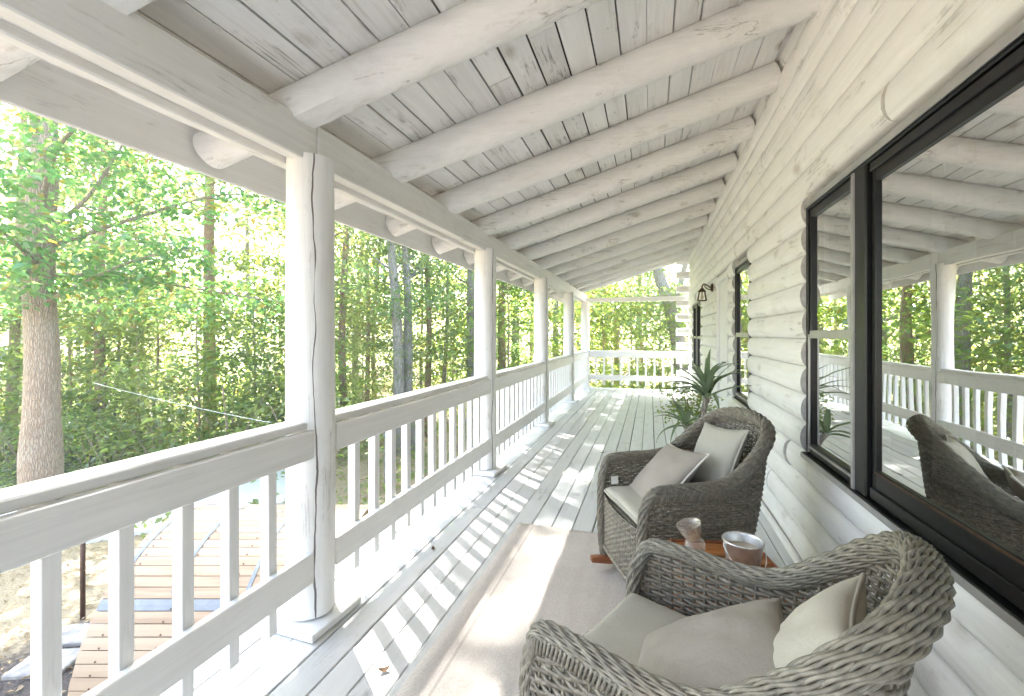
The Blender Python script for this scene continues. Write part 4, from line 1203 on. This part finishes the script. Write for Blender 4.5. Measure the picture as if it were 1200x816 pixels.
# fill trees
fill=[]
rg=np.random.default_rng(21)
tries=0; spots=[]
while len(spots)<52 and tries<6000:
    tries+=1
    px=rg.uniform(-500,1050); d_=rg.uniform(13,34); x_,y_=ground_at(px,d_)
    if x_>-5 and y_<15.5: continue
    if px>660 and x_>3 : continue
    if x_>-8.5 and y_<13: continue
    if any(math.hypot(x_-a,y_-c_)<1.7 for a,c_ in spots): continue
    spots.append((x_,y_))
kinds=['slender woodland tree with light green leaves standing in the woods past the railing','slender woodland tree with mid green leaves standing in the woods past the railing']
pro={}
for i,(x_,y_) in enumerate(spots):
    kd=i%4; h=rg.uniform(10.3,15.3)
    if y_<20: h=min(h,sun_cap(x_,y_))
    h=min(h,bank_cap(x_,y_))
    if h<4.5: continue
    if kd not in pro:
        t=empty('woodland_tree',(0,0,0)); b=MB(); P=trunk_path(12,(rg.uniform(-.02,.02),rg.uniform(-.02,.02)),kd*11+2); trunk_mesh(b,P,.075+.015*kd,.025,10)
        for k in range(7):
            q=P[int(rg.integers(4,13))]; a=rg.uniform(0,6.28); ln=rg.uniform(.6,1.5)
            b.tube([q,q+np.array([math.cos(a)*ln*.5,math.sin(a)*ln*.5,ln*.25]),q+np.array([math.cos(a)*ln,math.sin(a)*ln,ln*.7])],[.035,.022,.01],5)
        b.build('trunk',M[['bark_grey','bark','bark_red','bark_grey'][kd]],t,smooth=True)
        o=bpy.data.objects.new('crown',protos[kd]); COL.objects.link(o); o.parent=t; o.scale=(1,1,12/ph[kd])
        pro[kd]=t
    else: t=copy_tree(pro[kd])
    lab=kinds[0] if kd in (0,2) else kinds[1]
    tag(t,lab,'tree',['light green woodland trees','mid green woodland trees'][0 if kd in(0,2) else 1])
    t.location=(x_,y_,gz(x_,y_)-.05); s=h/12; t.scale=(s*1.0,s*1.0,s); t.rotation_euler=(0,0,rg.uniform(0,6.28))

SAP=[crown_mesh(51,4.6,.5,1.5,60,70,.17,M['leaf_sap']),crown_mesh(52,5.6,.7,1.7,70,70,.18,M['leaf_sap'])]
for i,(px,d_,k,s_,lab) in enumerate([(232,11.5,0,1.0,'young bright green maple sapling left of the thick near post, behind the big bush'),(300,12.5,1,1.0,'young leafy sapling close to the left edge of the thick near post'),
    (165,12.2,0,.95,'young bright sapling between the big oak and the maple bush'),(424,18.5,0,1.0,'young leafy sapling just right of the thick near post'),(530,18.0,1,1.0,'young leafy sapling left of the second post'),
    (598,14.5,1,1.15,'leafy sapling filling the gap between second and third posts'),
    (708,15.5,0,1.1,'broad leafy sapling above the left part of the end railing'),(742,16.5,1,1.05,'broad leafy sapling above the middle of the end railing'),(772,15.8,0,1.0,'leafy sapling in front of the leaning grey trunk'),
    (80,12.5,1,.9,'young leafy sapling right behind the big forked oak'),(-60,11.5,0,1.0,'young leafy sapling left of the big forked oak'),(360,13.5,1,1.0,'leafy sapling hidden behind the thick near post')]):
    x_,y_=ground_at(px,d_)
    t=empty('maple_sapling',(x_,y_,gz(x_,y_)-.03),i*1.3,lab,'tree'); 
    b=MB(); P=trunk_path(4.4 if k==0 else 5.4,(random.uniform(-.03,.03),random.uniform(-.03,.03)),i*3+.5); trunk_mesh(b,P,.035,.012,8); b.build('trunk',M['bark'],t,smooth=True)
    o=bpy.data.objects.new('crown',SAP[k]); COL.objects.link(o); o.parent=t; t.scale=(s_,s_,s_)
# shrubs and saplings of the understorey
def shrub_mesh(seed,r,h,n,leaf,mat):
    rg_=np.random.default_rng(seed); C=[];Rr=[]
    for _ in range(n):
        a=rg_.uniform(0,6.28); q=rg_.uniform(0,1); z=h*q; rr=r*math.sqrt(rg_.uniform(0,1))*math.sqrt(max(.1,1-(q-.25)**2*1.4)); C.append(np.array([rr*math.cos(a),rr*math.sin(a),z+.1])); Rr.append(rg_.uniform(.22,.5))
    V,F=foliage(C,Rr,60,leaf,rg_,.4,.35); return mesh_from(V,F,'foliage',mat)
SH=[shrub_mesh(31,1.1,1.7,46,.10,M['leaf_shrub']),shrub_mesh(32,1.3,2.2,60,.11,M['leaf_shrub']),shrub_mesh(33,.9,1.2,34,.09,M['leaf_light'])]
def shrub(x_,y_,k,s,label,group=None,name='shrub'):
    t=empty(name,(x_,y_,gz(x_,y_)),random.uniform(0,6.28),label,'shrub',group)
    o=bpy.data.objects.new('foliage',SH[k]); COL.objects.link(o); o.parent=t
    b=MB()
    for q in range(4):
        a=q*1.6+.3; b.tube([(0,0,-.05),(math.cos(a)*.2,math.sin(a)*.2,.5),(math.cos(a)*.5,math.sin(a)*.5,1.1)],[.022,.016,.008],5)
    b.build('stems',M['bark'],t); t.scale=(s,s,s); return t
x_,y_=ground_at(270,11.6); shrub(x_,y_,1,1.95,'big bright green maple bush behind the driveway, left of the thick near post')
x_,y_=ground_at(352,11.4); shrub(x_,y_,0,1.5,'rounded bright green bush half hidden behind the thick near post')
x_,y_=ground_at(14,11.4); shrub(x_,y_,1,1.4,'leafy bush at the foot of the big forked oak')
spots2=[]; tries=0
while len(spots2)<70 and tries<5000:
    tries+=1
    px=rg.uniform(-400,1000); d_=9.5+17*rg.uniform(0,1)**.9; x_,y_=ground_at(px,d_)
    if x_>-4.2 and y_<13.2: continue
    if x_>2.2: continue
    if px<330 and d_<10.5: continue
    if any(math.hypot(x_-a,y_-c_)<1.1 for a,c_ in spots2): continue
    spots2.append((x_,y_)); k=int(rg.integers(0,3))
    if len(spots2)<=3: shp=None
    t=shrub(x_,y_,k,rg.uniform(.9,1.5),'leafy green understorey shrub among the tree trunks','understorey shrubs','understorey_shrub')

for i in range(44):
    px=-140+(i%26)*19+rg.uniform(-8,8); d_=rg.uniform(11.6,14.0) if i<26 else rg.uniform(10.6,11.8); x_,y_=ground_at(px,d_)
    if any(math.hypot(x_-a,y_-c_)<.8 for a,c_ in spots2): continue
    spots2.append((x_,y_)); shrub(x_,y_,i%3,rg.uniform(.9,1.35),'leafy green understorey shrub among the tree trunks','understorey shrubs','understorey_shrub')
def inpoly(X,Y):
    c_=np.zeros(len(X),bool)
    for i in range(len(poly)):
        (x1,y1),(x2,y2)=poly[i],poly[i-1]
        c_^=((y1>Y)!=(y2>Y))&(X<(x2-x1)*(Y-y1)/((y2-y1) or 1e-9)+x1)
    return c_
# low ground cover
rg2=np.random.default_rng(77); n=42000
px=rg2.uniform(-400,1000,n); d_=7.0+24*rg2.uniform(0,1,n)**.8
u=(px-600)/540; X=d_*(CF[0]+u*CR[0]); Y=d_*(CF[1]+u*CR[1])
dens=np.array([noise.noise(Vector((a*.35,c_*.35,9))) for a,c_ in zip(X,Y)])
ok=((X<-4.6)|(Y>13.0))&(dens>-.15)&~inpoly(X,Y)&~((X>.4)&(Y<13))
X,Y=X[ok],Y[ok]; n=len(X)
Zg=np.array([gz(a,c_) for a,c_ in zip(X,Y)])+rg2.uniform(.02,.35,n)**1.2
P=np.stack([X,Y,Zg],1); D=unit(np.stack([rg2.normal(0,1,n),rg2.normal(0,1,n),rg2.uniform(.0,1,n)],1)); Nn=unit(np.stack([rg2.normal(0,.5,n),rg2.normal(0,.5,n),np.ones(n)],1)); Nn=unit(Nn-D*(Nn*D).sum(1,keepdims=True))
V,F=leaf_arrays(P,D,Nn,rg2.uniform(.08,.2,n)); me=mesh_from(V,F,'ground_cover',M['leaf_shrub']); o=bpy.data.objects.new('ground_cover',me); COL.objects.link(o)
tag(o,'low leafy ground cover over the forest floor','ground cover',None,'stuff')
# far wood as one mass
n=70000; az=rg2.uniform(R(-110),R(30),n); rr=rg2.uniform(36,62,n); X=rr*np.sin(az); Y=rr*np.cos(az)
top=11+5*np.array([noise.noise(Vector((a*.12,c_*.12,1))) for a,c_ in zip(X,Y)])+rg2.normal(0,1.2,n)
Zz=gz(0,0)+rg2.uniform(0,1,n)*top+.3*0
cl=np.array([noise.noise(Vector((a*.35,c_*.35,z_*.35))) for a,c_,z_ in zip(X,Y,Zz)])
ok=cl>-.10; X,Y,Zz=X[ok],Y[ok],Zz[ok]; n=len(X)
P=np.stack([X,Y,Zz+.5],1); D=unit(rg2.normal(0,1,(n,3))*np.array([1,1,.4])+np.array([0,0,-.4])); Nn=unit(rg2.normal(0,.5,(n,3))+np.array([0,0,1])); Nn=unit(Nn-D*(Nn*D).sum(1,keepdims=True))
V,F=leaf_arrays(P,D,Nn,rg2.uniform(.3,.6,n)); me=mesh_from(V,F,'far_woods',M['leaf_light']); o=bpy.data.objects.new('far_woods',me); COL.objects.link(o)
tag(o,'distant sunlit woods behind the nearer trees','woods',None,'stuff')

# dry leaves strewn over the bank below the porch
n=9000; X=rg2.uniform(-12,-1.9,n); Y=rg2.uniform(-1.5,13,n)
ok=~inpoly(X,Y); X,Y=X[ok],Y[ok]; n=len(X)
P=np.stack([X,Y,np.array([gz(a,c_) for a,c_ in zip(X,Y)])+rg2.uniform(.012,.03,n)],1)
D=unit(np.stack([rg2.normal(0,1,n),rg2.normal(0,1,n),rg2.normal(0,.18,n)],1)); Nn=unit(np.stack([rg2.normal(0,.3,n),rg2.normal(0,.3,n),np.ones(n)],1)); Nn=unit(Nn-D*(Nn*D).sum(1,keepdims=True))
V,F=leaf_arrays(P,D,Nn,rg2.uniform(.03,.085,n)); me=mesh_from(V,F,'leaf_litter',leafmat('dry_leaf',(.30,.19,.09),(.30,.20,.08),(.42,.31,.18),(.40,.30,.15),0,.2,.03)); o=bpy.data.objects.new('leaf_litter',me); COL.objects.link(o)
tag(o,'dry brown leaves strewn over the straw and mulch below the porch','leaf litter',None,'stuff')
# washing line across the yard
a=np.array([*ground_at(110,9.5),.35]); c_=np.array([*ground_at(318,8.6),-.30])
pts=[a+(c_-a)*t-np.array([0,0,.25*4*t*(1-t)*.15]) for t in np.linspace(0,1,20)]
b=MB(); b.tube(pts,.0045,5); tag(b.build('rope_line',M['pvc'],smooth=True),'thin white rope line strung between the trees above the yard','rope')

# ------------------------------------------------------------------ potted sword-leaf plant behind the far chair
pp=empty('potted_dracaena',(.44,4.62,.002),0,'spiky potted plant with long sword leaves behind the farther chair','plant')
b=MB(); b.lathe([(0,.01),(.11,.01),(.115,0),(.12,.01),(.16,.27),(.17,.28),(.17,.30),(.155,.30),(.150,.27),(0,.26)],28); b.build('pot',plain('terracotta',(.38,.20,.12),.8),pp,smooth=True)
b=MB(); b.tube(catmull([(0,0,.25),(.02,.01,.5),(.06,0,.78)],10),.026,10); b.tube(catmull([(-.02,0,.25),(-.06,-.02,.4),(-.12,-.04,.50)],8),.024,10); b.build('stem',M['bark_grey'],pp,smooth=True)
rg3=np.random.default_rng(5)
def blade(base,az,el,ln,w,curl):
    b=MB(); n=12; vs=[];fs=[]
    p=np.array(base,float); e=el
    for i in range(n+1):
        t=i/n; d_=np.array([math.cos(e)*math.cos(az),math.cos(e)*math.sin(az),math.sin(e)]); sd=np.array([-math.sin(az),math.cos(az),0]); up=np.cross(d_,sd)*-1
        ww=w*(1-t)**.75*(.55+.9*min(1,t*5)) if t<1 else .001
        vs+= [tuple(p-sd*ww+np.array([0,0,ww*.55])),tuple(p),tuple(p+sd*ww+np.array([0,0,ww*.55]))]
        p=p+d_*ln/n; e-=curl/n*(1+t)
    for i in range(n):
        for k in range(2): fs.append((i*3+k,i*3+k+1,(i+1)*3+k+1,(i+1)*3+k))
    b.add(vs,fs); return b
for i in range(26):
    az=i*2.399+rg3.uniform(-.2,.2); el=rg3.uniform(.3,1.45)
    blade((.06,0,.74+.003*i),az,el,rg3.uniform(.40,.56),rg3.uniform(.018,.026),rg3.uniform(.5,1.3)).build('leaf',M['blade'],pp,smooth=True)
for i in range(10):
    az=i*2.399+1; el=rg3.uniform(.1,1.2)
    blade((-.12,-.04,.48+.003*i),az,el,rg3.uniform(.34,.48),rg3.uniform(.018,.026),rg3.uniform(.5,1.3)).build('leaf',M['blade'],pp,smooth=True)
# small leafy potted shrub beside it
sp=empty('potted_bush',(.40,5.15,.002),0,'small bushy green plant just behind the spiky potted plant','plant')
b=MB(); b.lathe([(0,.01),(.10,.01),(.105,0),(.14,.24),(.15,.25),(.135,.25),(0,.22)],24); b.build('pot',bpy.data.materials['terracotta'],sp,smooth=True)
C=[];Rr=[]
for k in range(34):
    q=rg3.normal(0,1,3); q=q/np.linalg.norm(q)*rg3.uniform(.08,.30); C.append(np.array([q[0],q[1],.58+q[2]*1.0])); Rr.append(.12)
V,F=foliage(C,Rr,900,.045,rg3,.5,.3); me=mesh_from(V,F,'foliage',M['leaf_light']); o=bpy.data.objects.new('foliage',me); COL.objects.link(o); o.parent=sp
b=MB()
for k in range(7):
    a=k*.9; b.tube([(0,0,.22),(math.cos(a)*.08,math.sin(a)*.08,.4),(math.cos(a)*.2,math.sin(a)*.2,.7)],.006,5)
b.build('stems',M['bark'],sp)

# ------------------------------------------------------------------ bright woodland haze
m,nt,out=newmat('haze_air'); v=N(nt,'ShaderNodeVolumePrincipled'); v.inputs['Color'].default_value=(.95,.97,.93,1); v.inputs['Density'].default_value=.005; v.inputs['Anisotropy'].default_value=.3
L(nt,v.outputs[0],out.inputs['Volume'])
b=MB(); b.box(-175,167,-160,180,-4,26); o=b.build('haze',m); tag(o,'bright sunlit haze in the air among the trees','haze',None,'stuff')
# ------------------------------------------------------------------ light, world, camera
SUN=Vector((-.77,.64,0)).normalized(); EL=R(46.5)
sd=Vector((SUN.x*math.cos(EL),SUN.y*math.cos(EL),math.sin(EL)))
l=bpy.data.lights.new('sun','SUN'); l.energy=5.0; l.angle=R(.7); l.color=(1,.97,.92)
o=bpy.data.objects.new('sun',l); COL.objects.link(o); o.rotation_euler=sd.to_track_quat('Z','Y').to_euler(); o.location=(-10,10,20)
w=bpy.data.worlds.new('World'); sc.world=w; w.use_nodes=True; nt=w.node_tree
bg=nt.nodes['Background']; sky=nt.nodes.new('ShaderNodeTexSky'); sky.sky_type='NISHITA'; sky.sun_disc=False
sky.sun_elevation=EL; sky.sun_rotation=math.atan2(SUN.x,SUN.y); sky.air_density=1.0; sky.dust_density=2.5; sky.ozone_density=1.0
nt.links.new(sky.outputs[0],bg.inputs[0]); bg.inputs[1].default_value=.13
cam=bpy.data.cameras.new('camera'); co=bpy.data.objects.new('camera',cam); COL.objects.link(co)
co.location=(0,0,1.35); co.rotation_euler=(R(90),0,CA); cam.sensor_width=36; cam.lens=16.2; cam.shift_y=-16/1200; cam.clip_start=.05; cam.clip_end=800
sc.camera=co
sc.view_settings.view_transform='Standard'; sc.view_settings.look='None'; sc.view_settings.gamma=1; sc.view_settings.exposure=3.68
sc.view_settings.use_curve_mapping=False
sc.render.engine='CYCLES'
cy=sc.cycles; cy.max_bounces=12; cy.diffuse_bounces=9; cy.glossy_bounces=4; cy.transmission_bounces=6; cy.transparent_max_bounces=10; cy.caustics_reflective=False; cy.caustics_refractive=False
cy.sample_clamp_indirect=10; cy.use_denoising=True
